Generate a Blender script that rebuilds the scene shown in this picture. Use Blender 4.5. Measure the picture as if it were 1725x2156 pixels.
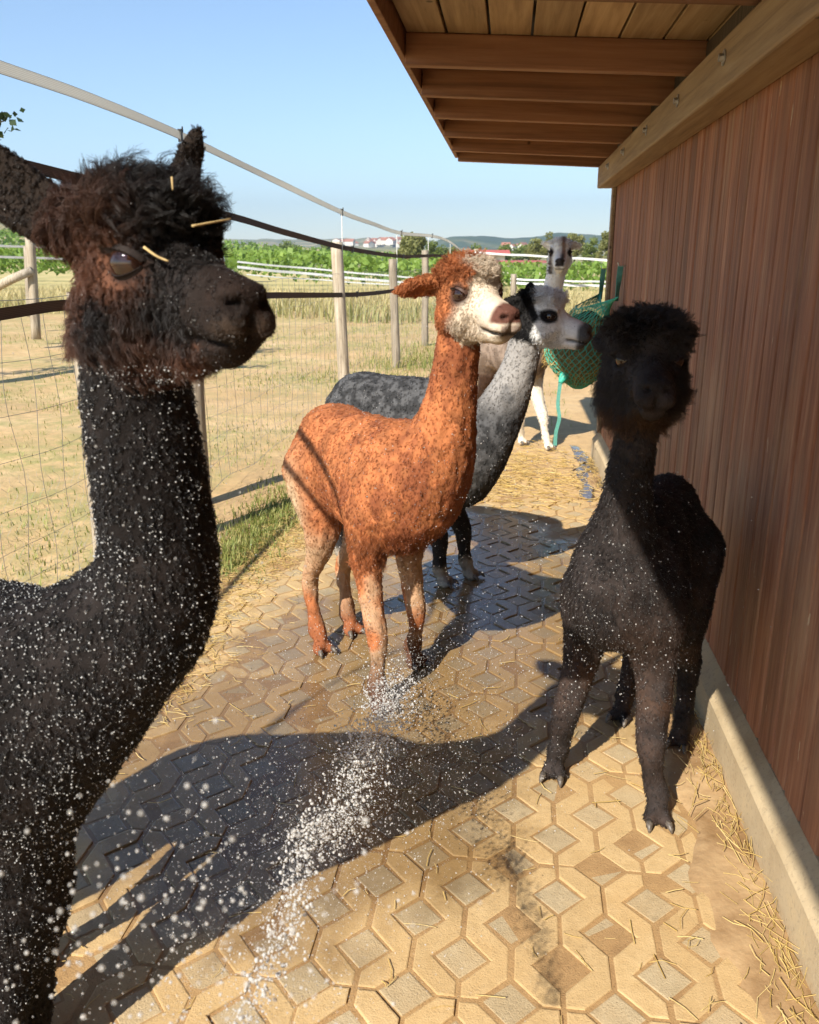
import bpy, bmesh, math, random
import numpy as np
from mathutils import Vector, Matrix

random.seed(7)
rng = np.random.default_rng(7)
for o in list(bpy.data.objects):
    bpy.data.objects.remove(o)
sc = bpy.context.scene
COL = sc.collection

# ------------------------------------------------------------------ camera
# world: +Y runs along the shed wall away from the camera, +X towards the wall, Z up
CAM_H = 1.45
FPX = 1800.0                      # focal length in units of a 1725 x 2156 picture
PITCH = math.atan(537 / FPX)
YAW = math.radians(6.49)
cd = bpy.data.cameras.new("camera")
cam = bpy.data.objects.new("camera", cd)
COL.objects.link(cam)
cam.location = (0, 0, CAM_H)
cam.rotation_euler = (math.pi / 2 - PITCH, 0, YAW)
cd.sensor_fit = 'VERTICAL'
cd.sensor_height = 36.0
cd.lens = FPX / 2156 * 36.0
cd.clip_start = 0.02
cd.clip_end = 9000
cd.dof.use_dof = True
cd.dof.focus_distance = 2.6
cd.dof.aperture_fstop = 8.0
sc.camera = cam

# ------------------------------------------------------------------ light
SUN_AZ = math.radians(25.5)       # light travels towards +X/+Y, this far off the wall's direction
SUN_EL = math.radians(37.8)
world = bpy.data.worlds.new("World")
sc.world = world
world.use_nodes = True
wn = world.node_tree.nodes
sky = wn.new("ShaderNodeTexSky")
sky.sky_type = 'NISHITA'
sky.sun_disc = False
sky.sun_elevation = SUN_EL
sky.sun_rotation = math.pi + SUN_AZ
sky.air_density = 1.0
sky.dust_density = 0.15
sky.ozone_density = 3.0
sky.altitude = 200
wn["Background"].inputs[1].default_value = 0.098
world.node_tree.links.new(sky.outputs[0], wn["Background"].inputs[0])

sl = bpy.data.lights.new("sun", 'SUN')
sl.energy = 4.6
sl.angle = math.radians(0.55)
sl.color = (1.0, 0.93, 0.82)
sun = bpy.data.objects.new("sun", sl)
COL.objects.link(sun)
sdir = Vector((math.sin(SUN_AZ) * math.cos(SUN_EL), math.cos(SUN_AZ) * math.cos(SUN_EL), -math.sin(SUN_EL)))
sun.rotation_euler = sdir.to_track_quat('-Z', 'Y').to_euler()
sun.location = (-6, -8, 9)

sc.view_settings.view_transform = 'Standard'
sc.view_settings.look = 'None'
sc.view_settings.exposure = 1.0
sc.view_settings.gamma = 1.0
sc.view_settings.use_curve_mapping = False
sc.cycles.max_bounces = 7
sc.cycles.adaptive_threshold = 0.02
sc.cycles.volume_bounces = 0
sc.cycles.transparent_max_bounces = 12
sc.cycles.caustics_reflective = False
sc.cycles.caustics_refractive = False
sc.cycles.use_denoising = True

# ------------------------------------------------------------------ placing helpers
_cp, _sp, _cy, _sy = math.cos(PITCH), math.sin(PITCH), math.cos(YAW), math.sin(YAW)


def ray(x, y):
    """Direction (world) through a point of the 1725 x 2156 picture, and its forward share."""
    r, u = x - 862.5, 1078 - y
    f = FPX * _cp + u * _sp
    w = -FPX * _sp + u * _cp
    return np.array((r * _cy - f * _sy, r * _sy + f * _cy, w)), f


def at(x, y, fwd):
    d, f = ray(x, y)
    return np.array((0, 0, CAM_H)) + d * (fwd / f)


def gnd(x, y, z=0.0):
    d, f = ray(x, y)
    return np.array((0, 0, CAM_H)) + d * ((z - CAM_H) / d[2])


def pxm(n, x, y, fwd):
    """Metres that n picture points span at that place."""
    return n * fwd / ray(x, y)[1]


def camdir(right, fwd, up=0.0):
    v = np.array((right * _cy - fwd * _sy, right * _sy + fwd * _cy, up))
    return v / np.linalg.norm(v)


# ------------------------------------------------------------------ object helpers
def tag(o, label=None, cat=None, group=None, kind=None):
    if label:
        o["label"] = label
    if cat:
        o["category"] = cat
    if group:
        o["group"] = group
    if kind:
        o["kind"] = kind
    return o


def empty(name, loc=(0, 0, 0), rz=0.0, parent=None):
    o = bpy.data.objects.new(name, None)
    COL.objects.link(o)
    o.location = loc
    o.rotation_euler = (0, 0, rz)
    o.empty_display_size = 0.1
    if parent:
        o.parent = parent
    return o


def link_mesh(name, me, mat=None, parent=None, loc=None):
    o = bpy.data.objects.new(name, me)
    COL.objects.link(o)
    if mat is not None and not me.materials:
        me.materials.append(mat)
    if parent:
        o.parent = parent
    if loc is not None:
        o.location = loc
    return o


def mesh_np(name, V, F, smooth=True):
    """V (n,3), F (m,3|4) arrays -> mesh"""
    me = bpy.data.meshes.new(name)
    V = np.asarray(V, np.float32)
    F = np.asarray(F, np.int32)
    k = F.shape[1]
    me.vertices.add(len(V))
    me.vertices.foreach_set("co", V.ravel())
    me.loops.add(F.size)
    me.loops.foreach_set("vertex_index", F.ravel())
    me.polygons.add(len(F))
    me.polygons.foreach_set("loop_start", np.arange(0, F.size, k, dtype=np.int32))
    me.polygons.foreach_set("loop_total", np.full(len(F), k, np.int32))
    if smooth:
        me.polygons.foreach_set("use_smooth", np.ones(len(F), bool))
    me.update(calc_edges=True)
    me.validate()
    return me


def mesh_py(name, V, F, smooth=False):
    me = bpy.data.meshes.new(name)
    me.from_pydata([tuple(v) for v in V], [], [tuple(f) for f in F])
    if smooth:
        for p in me.polygons:
            p.use_smooth = True
    me.update()
    return me


def box_mesh(name, sx, sy, sz, bevel=0.0, seg=2, off=(0, 0, 0)):
    bm = bmesh.new()
    bmesh.ops.create_cube(bm, size=1.0)
    for v in bm.verts:
        v.co = Vector((v.co.x * sx + off[0], v.co.y * sy + off[1], v.co.z * sz + off[2]))
    if bevel:
        bmesh.ops.bevel(bm, geom=bm.edges[:], offset=bevel, segments=seg, affect='EDGES', profile=0.5)
    me = bpy.data.meshes.new(name)
    bm.to_mesh(me)
    bm.free()
    return me


def tube_np(pts, radii, nseg=8, cap=True):
    pts = np.asarray(pts, float)
    n = len(pts)
    radii = np.broadcast_to(np.asarray(radii, float), (n,))
    T = np.gradient(pts, axis=0)
    T /= np.linalg.norm(T, axis=1)[:, None] + 1e-9
    ref = np.array((0.31, 0.17, 0.94)) if abs(T[0][2]) < 0.9 else np.array((1.0, 0.1, 0))
    V, F = [], []
    a = np.linspace(0, 2 * np.pi, nseg, endpoint=False)
    for i in range(n):
        s = np.cross(T[i], ref)
        s /= np.linalg.norm(s)
        u = np.cross(s, T[i])
        V.append(pts[i] + radii[i] * (np.cos(a)[:, None] * s + np.sin(a)[:, None] * u))
    for i in range(n - 1):
        for j in range(nseg):
            k = (j + 1) % nseg
            F.append((i * nseg + j, i * nseg + k, (i + 1) * nseg + k, (i + 1) * nseg + j))
    V = np.concatenate(V)
    if cap:
        V = np.concatenate([V, pts[:1], pts[-1:]])
        c0, c1 = len(V) - 2, len(V) - 1
        for j in range(nseg):
            k = (j + 1) % nseg
            F.append((c0, k, j))
            F.append((c1, (n - 1) * nseg + j, (n - 1) * nseg + k))
    return V, F


def catmull(pts, sub=6):
    pts = np.asarray(pts, float)
    P = np.concatenate([2 * pts[:1] - pts[1:2], pts, 2 * pts[-1:] - pts[-2:-1]])
    out = []
    for i in range(1, len(P) - 2):
        p0, p1, p2, p3 = P[i - 1], P[i], P[i + 1], P[i + 2]
        for t in np.linspace(0, 1, sub, endpoint=False):
            out.append(0.5 * ((2 * p1) + (-p0 + p2) * t + (2 * p0 - 5 * p1 + 4 * p2 - p3) * t * t + (-p0 + 3 * p1 - 3 * p2 + p3) * t ** 3))
    out.append(pts[-1])
    return np.array(out)


def join_vf(parts):
    V, F, n = [], [], 0
    for v, f in parts:
        V.extend(list(map(tuple, v)))
        F.extend([tuple(i + n for i in q) for q in f])
        n += len(v)
    return V, F


# ------------------------------------------------------------------ numpy noise
def _hash(i, j, k, seed):
    h = (i * 374761393 + j * 668265263 + k * 2147483647 + seed * 1274126177) & 0xFFFFFFFF
    h = ((h ^ (h >> 13)) * 1274126177) & 0xFFFFFFFF
    return ((h ^ (h >> 16)) & 0xFFFF) / 65535.0


def vnoise(P, scale, seed=0):
    Q = np.asarray(P, float) * scale
    I = np.floor(Q).astype(np.int64)
    f = Q - I
    f = f * f * (3 - 2 * f)
    r = 0
    for dx in (0, 1):
        for dy in (0, 1):
            for dz in (0, 1):
                w = (f[:, 0] if dx else 1 - f[:, 0]) * (f[:, 1] if dy else 1 - f[:, 1]) * (f[:, 2] if dz else 1 - f[:, 2])
                r = r + w * _hash(I[:, 0] + dx, I[:, 1] + dy, I[:, 2] + dz, seed)
    return r          # 0..1


def fbm(P, scale, seed=0, oct=3):
    r, a, t = 0, 1.0, 0
    for o in range(oct):
        r = r + a * vnoise(P, scale * 2 ** o, seed + o * 17)
        t += a
        a *= 0.5
    return r / t


def sstep(a, b, x):
    t = np.clip((x - a) / (b - a + 1e-12), 0, 1)
    return t * t * (3 - 2 * t)


# ------------------------------------------------------------------ node helpers
class NT:
    def __init__(s, name):
        s.m = bpy.data.materials.new(name)
        s.m.use_nodes = True
        s.t = s.m.node_tree
        s.t.nodes.clear()
        s.out = s.n("ShaderNodeOutputMaterial")
        s.b = s.n("ShaderNodeBsdfPrincipled")
        s.l(s.b.outputs[0], s.out.inputs[0])

    def n(s, ty, **kw):
        x = s.t.nodes.new(ty)
        for k, v in kw.items():
            setattr(x, k, v)
        return x

    def l(s, a, b):
        s.t.links.new(a, b)

    def set(s, **kw):
        for k, v in kw.items():
            i = s.b.inputs[k.replace("_", " ")]
            if hasattr(v, "links") or hasattr(v, "is_linked"):
                s.l(v, i)
            else:
                i.default_value = v

    def pos(s):
        return s.n("ShaderNodeNewGeometry").outputs["Position"]

    def objco(s, rand=0.0):
        c = s.n("ShaderNodeTexCoord").outputs["Object"]
        if rand:
            oi = s.n("ShaderNodeObjectInfo")
            mul = s.n("ShaderNodeMath", operation='MULTIPLY')
            s.l(oi.outputs["Random"], mul.inputs[0])
            mul.inputs[1].default_value = rand
            cb = s.n("ShaderNodeCombineXYZ")
            for i in range(3):
                s.l(mul.outputs[0], cb.inputs[i])
            ad = s.n("ShaderNodeVectorMath", operation='ADD')
            s.l(c, ad.inputs[0])
            s.l(cb.outputs[0], ad.inputs[1])
            c = ad.outputs[0]
        return c

    def rand(s):
        return s.n("ShaderNodeObjectInfo").outputs["Random"]

    def scale(s, v, sc):
        mp = s.n("ShaderNodeMapping")
        s.l(v, mp.inputs[0])
        mp.inputs["Scale"].default_value = sc if hasattr(sc, "__len__") else (sc, sc, sc)
        return mp.outputs[0]

    def noise(s, v, scale, detail=5, rough=0.55, dist=0.0):
        x = s.n("ShaderNodeTexNoise")
        s.l(v, x.inputs["Vector"])
        x.inputs["Scale"].default_value = scale
        x.inputs["Detail"].default_value = detail
        x.inputs["Roughness"].default_value = rough
        x.inputs["Distortion"].default_value = dist
        return x.outputs[0]

    def voro(s, v, scale, feature='F1'):
        x = s.n("ShaderNodeTexVoronoi", feature=feature)
        s.l(v, x.inputs["Vector"])
        x.inputs["Scale"].default_value = scale
        return x.outputs["Distance"]

    def ramp(s, f, stops, interp='LINEAR'):
        r = s.n("ShaderNodeValToRGB")
        r.color_ramp.interpolation = interp
        e = r.color_ramp.elements
        while len(e) < len(stops):
            e.new(0.5)
        for i, (p, c) in enumerate(stops):
            e[i].position = p
            e[i].color = (c, c, c, 1) if not hasattr(c, "__len__") else (*c[:3], 1)
        s.l(f, r.inputs[0])
        return r.outputs[0]

    def mix(s, f, a, b, blend='MIX'):
        x = s.n("ShaderNodeMix", data_type='RGBA', blend_type=blend)
        for val, idx in ((f, 0), (a, 6), (b, 7)):
            if hasattr(val, "is_linked"):
                s.l(val, x.inputs[idx])
            elif idx == 0:
                x.inputs[0].default_value = val
            else:
                x.inputs[idx].default_value = (*val[:3], 1)
        return x.outputs[2]

    def math(s, op, a, b=0.0, clamp=False):
        x = s.n("ShaderNodeMath", operation=op)
        x.use_clamp = clamp
        for i, v in enumerate((a, b)):
            if hasattr(v, "is_linked"):
                s.l(v, x.inputs[i])
            else:
                x.inputs[i].default_value = v
        return x.outputs[0]

    def sep(s, v):
        x = s.n("ShaderNodeSeparateXYZ")
        s.l(v, x.inputs[0])
        return x.outputs

    def bump(s, h, strength=0.5, dist=0.01):
        x = s.n("ShaderNodeBump")
        x.inputs["Strength"].default_value = strength
        x.inputs["Distance"].default_value = dist
        s.l(h, x.inputs["Height"])
        s.l(x.outputs[0], s.b.inputs["Normal"])
        return x

    def attr(s, name):
        x = s.n("ShaderNodeAttribute")
        x.attribute_name = name
        return x.outputs["Color"]


def flat(name, col, rough=0.7, var=0.25, nscale=8.0, bump=0.0, metal=0.0, spec=0.5):
    """A plain material broken up with noise."""
    t = NT(name)
    v = t.objco(37.0)
    n = t.noise(v, nscale, 5)
    lo = tuple(c * (1 - var) for c in col)
    hi = tuple(min(1, c * (1 + var)) for c in col)
    t.set(Base_Color=t.ramp(n, [(0.3, lo), (0.7, hi)]), Roughness=rough, Metallic=metal)
    t.b.inputs["Specular IOR Level"].default_value = spec
    if bump:
        t.bump(t.noise(v, nscale * 5, 4), bump, 0.005)
    return t.m

# ================================================================== GROUND
def ground_material():
    t = NT("packed sandy earth")
    p = t.pos()
    x, y, z = t.sep(p)
    n1 = t.noise(p, 0.9, 6, 0.6)
    n2 = t.noise(p, 7.0, 6, 0.65)
    n3 = t.noise(p, 60.0, 4, 0.6)
    sand = t.ramp(n1, [(0.3, (0.40, 0.255, 0.11)), (0.52, (0.52, 0.35, 0.165)), (0.72, (0.58, 0.42, 0.225))])
    sand = t.mix(t.ramp(n2, [(0.38, 0.0), (0.68, 0.55)]), sand, (0.33, 0.215, 0.11))
    # scattered dry stalks trodden into the earth
    st = t.noise(t.scale(p, (70, 13, 1)), 1.0, 3)
    sand = t.mix(t.ramp(st, [(0.62, 0.0), (0.7, 0.5)]), sand, (0.60, 0.46, 0.22))
    # thin green growth in patches out in the paddock
    g = t.math('MULTIPLY', t.ramp(t.noise(p, 0.55, 5, 0.7), [(0.40, 0.0), (0.58, 1.0)]), t.ramp(n2, [(0.36, 0.0), (0.58, 0.7)]))
    out = t.ramp(t.math('MULTIPLY', x, -0.1), [(0.165, 0.0), (0.2, 1.0)])
    g = t.math('MULTIPLY', g, out)
    col = t.mix(g, sand, (0.25, 0.25, 0.075))
    # meadow beyond the far fence: dry straw-coloured grass
    far = t.ramp(t.math('DIVIDE', y, 100.0), [(0.235, 0.0), (0.26, 1.0)])
    dry = t.ramp(t.noise(p, 0.35, 5, 0.7), [(0.35, (0.30, 0.27, 0.09)), (0.6, (0.50, 0.40, 0.17))])
    col = t.mix(far, col, dry)
    far2 = t.ramp(t.math('DIVIDE', y, 1000.0), [(0.08, 0.0), (0.12, 1.0)])
    crop = t.ramp(t.noise(t.scale(p, (0.004, 0.012, 1)), 1.0, 3), [(0.38, (0.09, 0.13, 0.035)), (0.5, (0.16, 0.17, 0.06)), (0.58, (0.42, 0.33, 0.15))], 'EASE')
    col = t.mix(far2, col, crop)
    t.set(Base_Color=col, Roughness=0.95)
    h = t.math('ADD', t.math('MULTIPLY', n2, 1.0), t.math('MULTIPLY', n3, 0.35))
    t.bump(h, 0.55, 0.03)
    return t.m


def build_ground():
    # one sheet, fine near the camera, that climbs gently far away
    ys = np.concatenate([np.linspace(-6, 14, 101), np.geomspace(14.4, 5200, 60)])
    xs = np.concatenate([-np.geomspace(5200, 6.2, 46), np.linspace(-6, 6, 61), np.geomspace(6.2, 5200, 46)])
    X, Y = np.meshgrid(xs, ys)
    P = np.stack([X.ravel(), Y.ravel(), np.zeros(X.size)], 1)
    z = (fbm(P, 0.8, 3) - 0.5) * 0.10 + (fbm(P, 5.0, 9) - 0.5) * 0.03
    paved = sstep(-1.95, -1.35, P[:, 0]) * sstep(10.0, 7.8, P[:, 1])
    z = z * (1 - paved) - 0.004
    d = np.hypot(P[:, 0], P[:, 1])
    z = z + sstep(60, 400, d) * 0.0
    # vineyard slope to the left rises a little
    z += 7.0 * sstep(40, 260, P[:, 1]) * sstep(-10, -130, P[:, 0])
    z += 34 * sstep(500, 3500, d) * (0.35 + 0.65 * vnoise(P, 0.0011, 5))
    P[:, 2] = z
    nx, ny = len(xs), len(ys)
    i = np.arange(nx * ny).reshape(ny, nx)
    F = np.stack([i[:-1, :-1].ravel(), i[:-1, 1:].ravel(), i[1:, 1:].ravel(), i[1:, :-1].ravel()], 1)
    o = link_mesh("ground", mesh_np("ground", P, F), ground_material())
    tag(o, "sandy trodden earth of the paddock with sparse green patches", kind="structure")
    return o


build_ground()


def ground_zs(q):
    P = np.column_stack([q, np.zeros(len(q))])
    z = (fbm(P, 0.8, 3) - 0.5) * 0.10 + (fbm(P, 5.0, 9) - 0.5) * 0.03
    paved = sstep(-1.95, -1.35, P[:, 0]) * sstep(10.0, 7.8, P[:, 1])
    return z * (1 - paved) - 0.004


# ------------------------------------------------------------------ paving
def wet_mask(t, p):
    """Where hose water stands: a puddle with a ragged outline under the animals."""
    x, y, z = t.sep(p)
    def blob(cx, cy, rx, ry):
        a = t.math('DIVIDE', t.math('SUBTRACT', x, cx), rx)
        b = t.math('DIVIDE', t.math('SUBTRACT', y, cy), ry)
        return t.math('ADD', t.math('MULTIPLY', a, a), t.math('MULTIPLY', b, b))
    d = t.math('MINIMUM', blob(-0.25, 3.0, 0.78, 1.0), blob(-0.55, 2.2, 0.75, 0.8))
    d = t.math('MINIMUM', d, blob(-0.10, 4.0, 0.55, 0.95))
    d = t.math('ADD', d, t.math('MULTIPLY', t.math('SUBTRACT', t.noise(p, 3.2, 5, 0.6), 0.5), 1.9))
    return t.ramp(d, [(0.55, 1.0), (1.0, 0.0)])


def paving_material(name, dry_a, dry_b, grain, sandy=0.8):
    t = NT(name)
    p = t.pos()
    n1 = t.noise(p, 2.6, 5, 0.6)
    n2 = t.noise(p, 26, 5, 0.65)
    n3 = t.noise(p, 240, 3, 0.6)
    col = t.ramp(n2, [(0.3, dry_a), (0.7, dry_b)])
    col = t.mix(t.ramp(n1, [(0.42, 0.0), (0.66, sandy)]), col, (0.50, 0.32, 0.135))
    col = t.mix(t.ramp(t.noise(p, 9, 5, 0.7), [(0.62, 0.0), (0.76, 0.4)]), col, (0.30, 0.20, 0.10))
    col = t.mix(t.ramp(t.rand(), [(0.0, 0.0), (1.0, 0.3)]), col, tuple(c * 0.75 for c in dry_a))
    col = t.mix(t.ramp(n3, [(0.28, 0.65), (0.42, 0.0)]), col, tuple(c * 0.45 for c in dry_a))
    w = wet_mask(t, p)
    wet = t.mix(1.0, col, (0.55, 0.52, 0.49), 'MULTIPLY')
    col = t.mix(w, col, wet)
    t.set(Base_Color=col, Roughness=t.ramp(w, [(0.0, 0.88), (0.6, 0.30), (1.0, 0.10)]))
    t.b.inputs["Specular IOR Level"].default_value = 0.5
    h = t.math('ADD', t.math('MULTIPLY', n2, 0.8), t.math('MULTIPLY', n3, grain))
    h = t.math('MULTIPLY', h, t.ramp(w, [(0.0, 1.0), (1.0, 0.3)]))
    t.bump(h, 0.5, 0.006)
    return t.m


M_STONE = paving_material("dusty tan concrete paver", (0.45, 0.305, 0.138), (0.55, 0.39, 0.195), 0.5, 0.6)
M_INFILL = paving_material("grey concrete infill", (0.365, 0.28, 0.16), (0.45, 0.355, 0.215), 0.7, 0.4)
M_JOINT = paving_material("sandy joint filling", (0.29, 0.17, 0.070), (0.38, 0.235, 0.10), 0.7, 0.4)

PP = 0.2114            # repeat of the pattern
DD = 0.30 * PP         # half diagonal of the square hole
JG = 0.0055            # half joint


def poly_mesh(name, pts, top, bottom, bevel):
    bm = bmesh.new()
    vs = [bm.verts.new((x, y, bottom)) for x, y in pts]
    f = bm.faces.new(vs)
    r = bmesh.ops.extrude_face_region(bm, geom=[f])
    up = [v for v in r["geom"] if isinstance(v, bmesh.types.BMVert)]
    for v in up:
        v.co.z = top
    bm.normal_update()
    es = [e for e in bm.edges if all(abs(v.co.z - top) < 1e-6 for v in e.verts)]
    bmesh.ops.bevel(bm, geom=es, offset=bevel, segments=2, affect='EDGES', profile=0.6)
    bmesh.ops.recalc_face_normals(bm, faces=bm.faces[:])
    me = bpy.data.meshes.new(name)
    bm.to_mesh(me)
    bm.free()
    return me


def build_paving():
    zt = 0.016
    bed = mesh_py("paving", [(-1.30, 0.2, 0.0136), (0.66, 0.2, 0.0136), (0.66, 5.25, 0.0136), (-1.05, 5.1, 0.0136), (-1.28, 3.6, 0.0136)], [(0, 1, 2, 3, 4)])
    root = link_mesh("paving", bed, M_JOINT)
    tag(root, "tan paving of zigzag concrete stones with square grey infill", kind="structure")
    g, h = JG, DD
    hp = PP / 2

    def notch(x, y, s):      # half diamond standing out of a joint column to the side s
        return [(x + s * g, y - h + 0 * g), (x + s * (h), y), (x + s * g, y + h)]

    # stone A: left column has squares at P,2P ; right column at .5P,1.5P,2.5P ; from y=.5P to 2.5P
    L = [(g, 0.5 * PP + g)] + notch(0, PP, 1) + notch(0, 2 * PP, 1) + [(g, 2.5 * PP - g)]
    R = [(hp - h, 0.5 * PP + g), (hp - g, 0.5 * PP + h)] + notch(hp, 1.5 * PP, -1) + [(hp - g, 2.5 * PP - h), (hp - h, 2.5 * PP - g)]
    ptsA = R + L[::-1]
    meA = poly_mesh("paving_stone", ptsA, zt, -0.03, 0.0035)
    ptsB = [(hp - x, y) for x, y in ptsA][::-1]
    meB = poly_mesh("paving_stone", ptsB, zt, -0.03, 0.0035)
    hi = h - 0.008
    meS = poly_mesh("infill_stone", [(hi, 0), (0, hi), (-hi, 0), (0, -hi)], zt - 0.0015, -0.03, 0.003)
    for me, m in ((meA, M_STONE), (meB, M_STONE), (meS, M_INFILL)):
        me.materials.append(m)
    o = gnd(1174, 1899)
    rot = math.radians(-0.9)
    ca, sa = math.cos(rot), math.sin(rot)

    def W(u, v):
        return o[0] + u * ca - v * sa, o[1] + u * sa + v * ca

    def inside(x, y):
        left = -1.22 if y < 3.5 else -1.22 + (y - 3.5) * 0.14
        return left < x < 0.63 and 0.85 < y < 5.05 + 0.12 * math.sin(x * 5)

    stones, squares = [], []
    for c in range(-16, 14):
        for r in range(-8, 12):
            off = 0.0 if c % 2 == 0 else 0.0
            y0 = (2 * r) * PP
            me = meA if c % 2 == 0 else meB
            cx, cy = W((c + 0.5) * hp, y0 + 1.5 * PP)
            if inside(cx, cy):
                stones.append((me, *W(c * hp, y0), cx, cy))
    for c in range(-18, 16):
        for r in range(-14, 26):
            x, y = W(c * hp, r * PP + (0.5 * PP if c % 2 else 0.0))
            if inside(x, y):
                squares.append((x, y))

    def place(me, name, x, y):
        ob = link_mesh(name, me, None, root)
        ob.location = (x, y, random.uniform(-0.0012, 0.0018))
        ob.rotation_euler = (random.gauss(0, 0.006), random.gauss(0, 0.006), rot + random.gauss(0, 0.006))

    for me, x, y, cx, cy in stones:
        place(me, "paving_stone", x, y)
    squares.sort(key=lambda q: q[1])
    for x, y in squares[:300]:
        place(meS, "infill_stone", x, y)
    rest = squares[300:]
    if rest:
        bv = [v.co.copy() for v in meS.vertices]
        bf = [tuple(p.vertices) for p in meS.polygons]
        V, F = [], []
        R2 = Matrix.Rotation(rot, 3, 'Z')
        for x, y in rest:
            n = len(V)
            V += [tuple(R2 @ v + Vector((x, y, 0.0))) for v in bv]
            F += [tuple(i + n for i in f) for f in bf]
        ob = link_mesh("far_infill_stones", mesh_py("far_infill_stones", V, F), M_INFILL, root)
        ob["kind"] = "stuff"
    print("stones", len(stones), "squares", len(squares))


build_paving()


# ------------------------------------------------------------------ sheets lying along a line
def strip(name, pts, widths, z, mat, label, kind="structure", ragged=0.06, amp=0.0):
    """A thin sheet with ragged edges that follows a line of ground points."""
    Q = catmull(np.column_stack([np.array(pts, float), widths]), 14)
    T = np.gradient(Q[:, :2], axis=0)
    T /= np.linalg.norm(T, axis=1)[:, None]
    S = np.stack([T[:, 1], -T[:, 0]], 1)
    n, K = len(Q), 13
    V, F = [], []
    for i in range(n):
        q3 = np.array([[Q[i, 0], Q[i, 1], 0.0]])
        wl = Q[i, 2] + (fbm(q3, 5, 31, 4)[0] - 0.5) * 2 * ragged
        wr = Q[i, 2] + (fbm(q3, 5, 77, 4)[0] - 0.5) * 2 * ragged
        for k in range(K):
            t = k / (K - 1) * 2 - 1
            x, y = Q[i, :2] + S[i] * (wl if t < 0 else wr) * t
            e = (1 - abs(t) ** 4) * (1 - (abs(2 * i / (n - 1) - 1)) ** 8)
            V.append((x, y, z * e + 0.001 + amp * e * (vnoise(np.array([[x, y, 0]]), 14, 3)[0] - 0.5)))
    for i in range(n - 1):
        for k in range(K - 1):
            a = i * K + k
            F.append((a, a + 1, a + K + 1, a + K))
    o = link_mesh(name, mesh_py(name, V, F, True), mat)
    tag(o, label, kind=kind)
    return o


def dirt_mat():
    t = NT("damp trodden dirt")
    p = t.pos()
    n = t.noise(p, 6, 6, 0.65)
    n2 = t.noise(p, 50, 4)
    t.set(Base_Color=t.ramp(n, [(0.3, (0.21, 0.12, 0.05)), (0.5, (0.33, 0.21, 0.10)), (0.7, (0.45, 0.31, 0.16))]), Roughness=t.ramp(n, [(0.35, 0.55), (0.5, 0.95)]))
    t.bump(t.math('ADD', n, t.math('MULTIPLY', n2, 0.3)), 0.6, 0.012)
    return t.m


M_DIRT = dirt_mat()
strip("dirt_strip", [(0.60, 0.7), (0.59, 1.3), (0.58, 1.9), (0.585, 2.6), (0.60, 3.4), (0.59, 4.3), (0.60, 5.2), (0.60, 6.2)], [0.09, 0.11, 0.12, 0.09, 0.08, 0.09, 0.08, 0.07], 0.024, M_DIRT,
      "damp brown dirt drifted over the pavers beside the wall", amp=0.008, ragged=0.09)


def water_mat():
    t = NT("shallow water on stone")
    p = t.pos()
    t.set(Base_Color=(0.10, 0.07, 0.045, 1), Roughness=0.06)
    t.bump(t.noise(p, 14, 3), 0.12, 0.01)
    return t.m


M_WATER = water_mat()
strip("water_runnel", [gnd(1205, 938)[:2], gnd(1225, 962)[:2], gnd(1240, 1000)[:2], gnd(1245, 1040)[:2], gnd(1240, 1085)[:2]], [0.03, 0.07, 0.08, 0.08, 0.03], 0.014, M_WATER,
      "narrow runnel of water shining beside the wall foot", ragged=0.05)

# straw-coloured litter on the far yard
# ================================================================== SHED
WALL_X = 0.70
PL_X = 0.655
WALL_Y0, WALL_Y1 = -2.0, 6.42
WALL_Z0, WALL_Z1 = 0.205, 2.06


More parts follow.
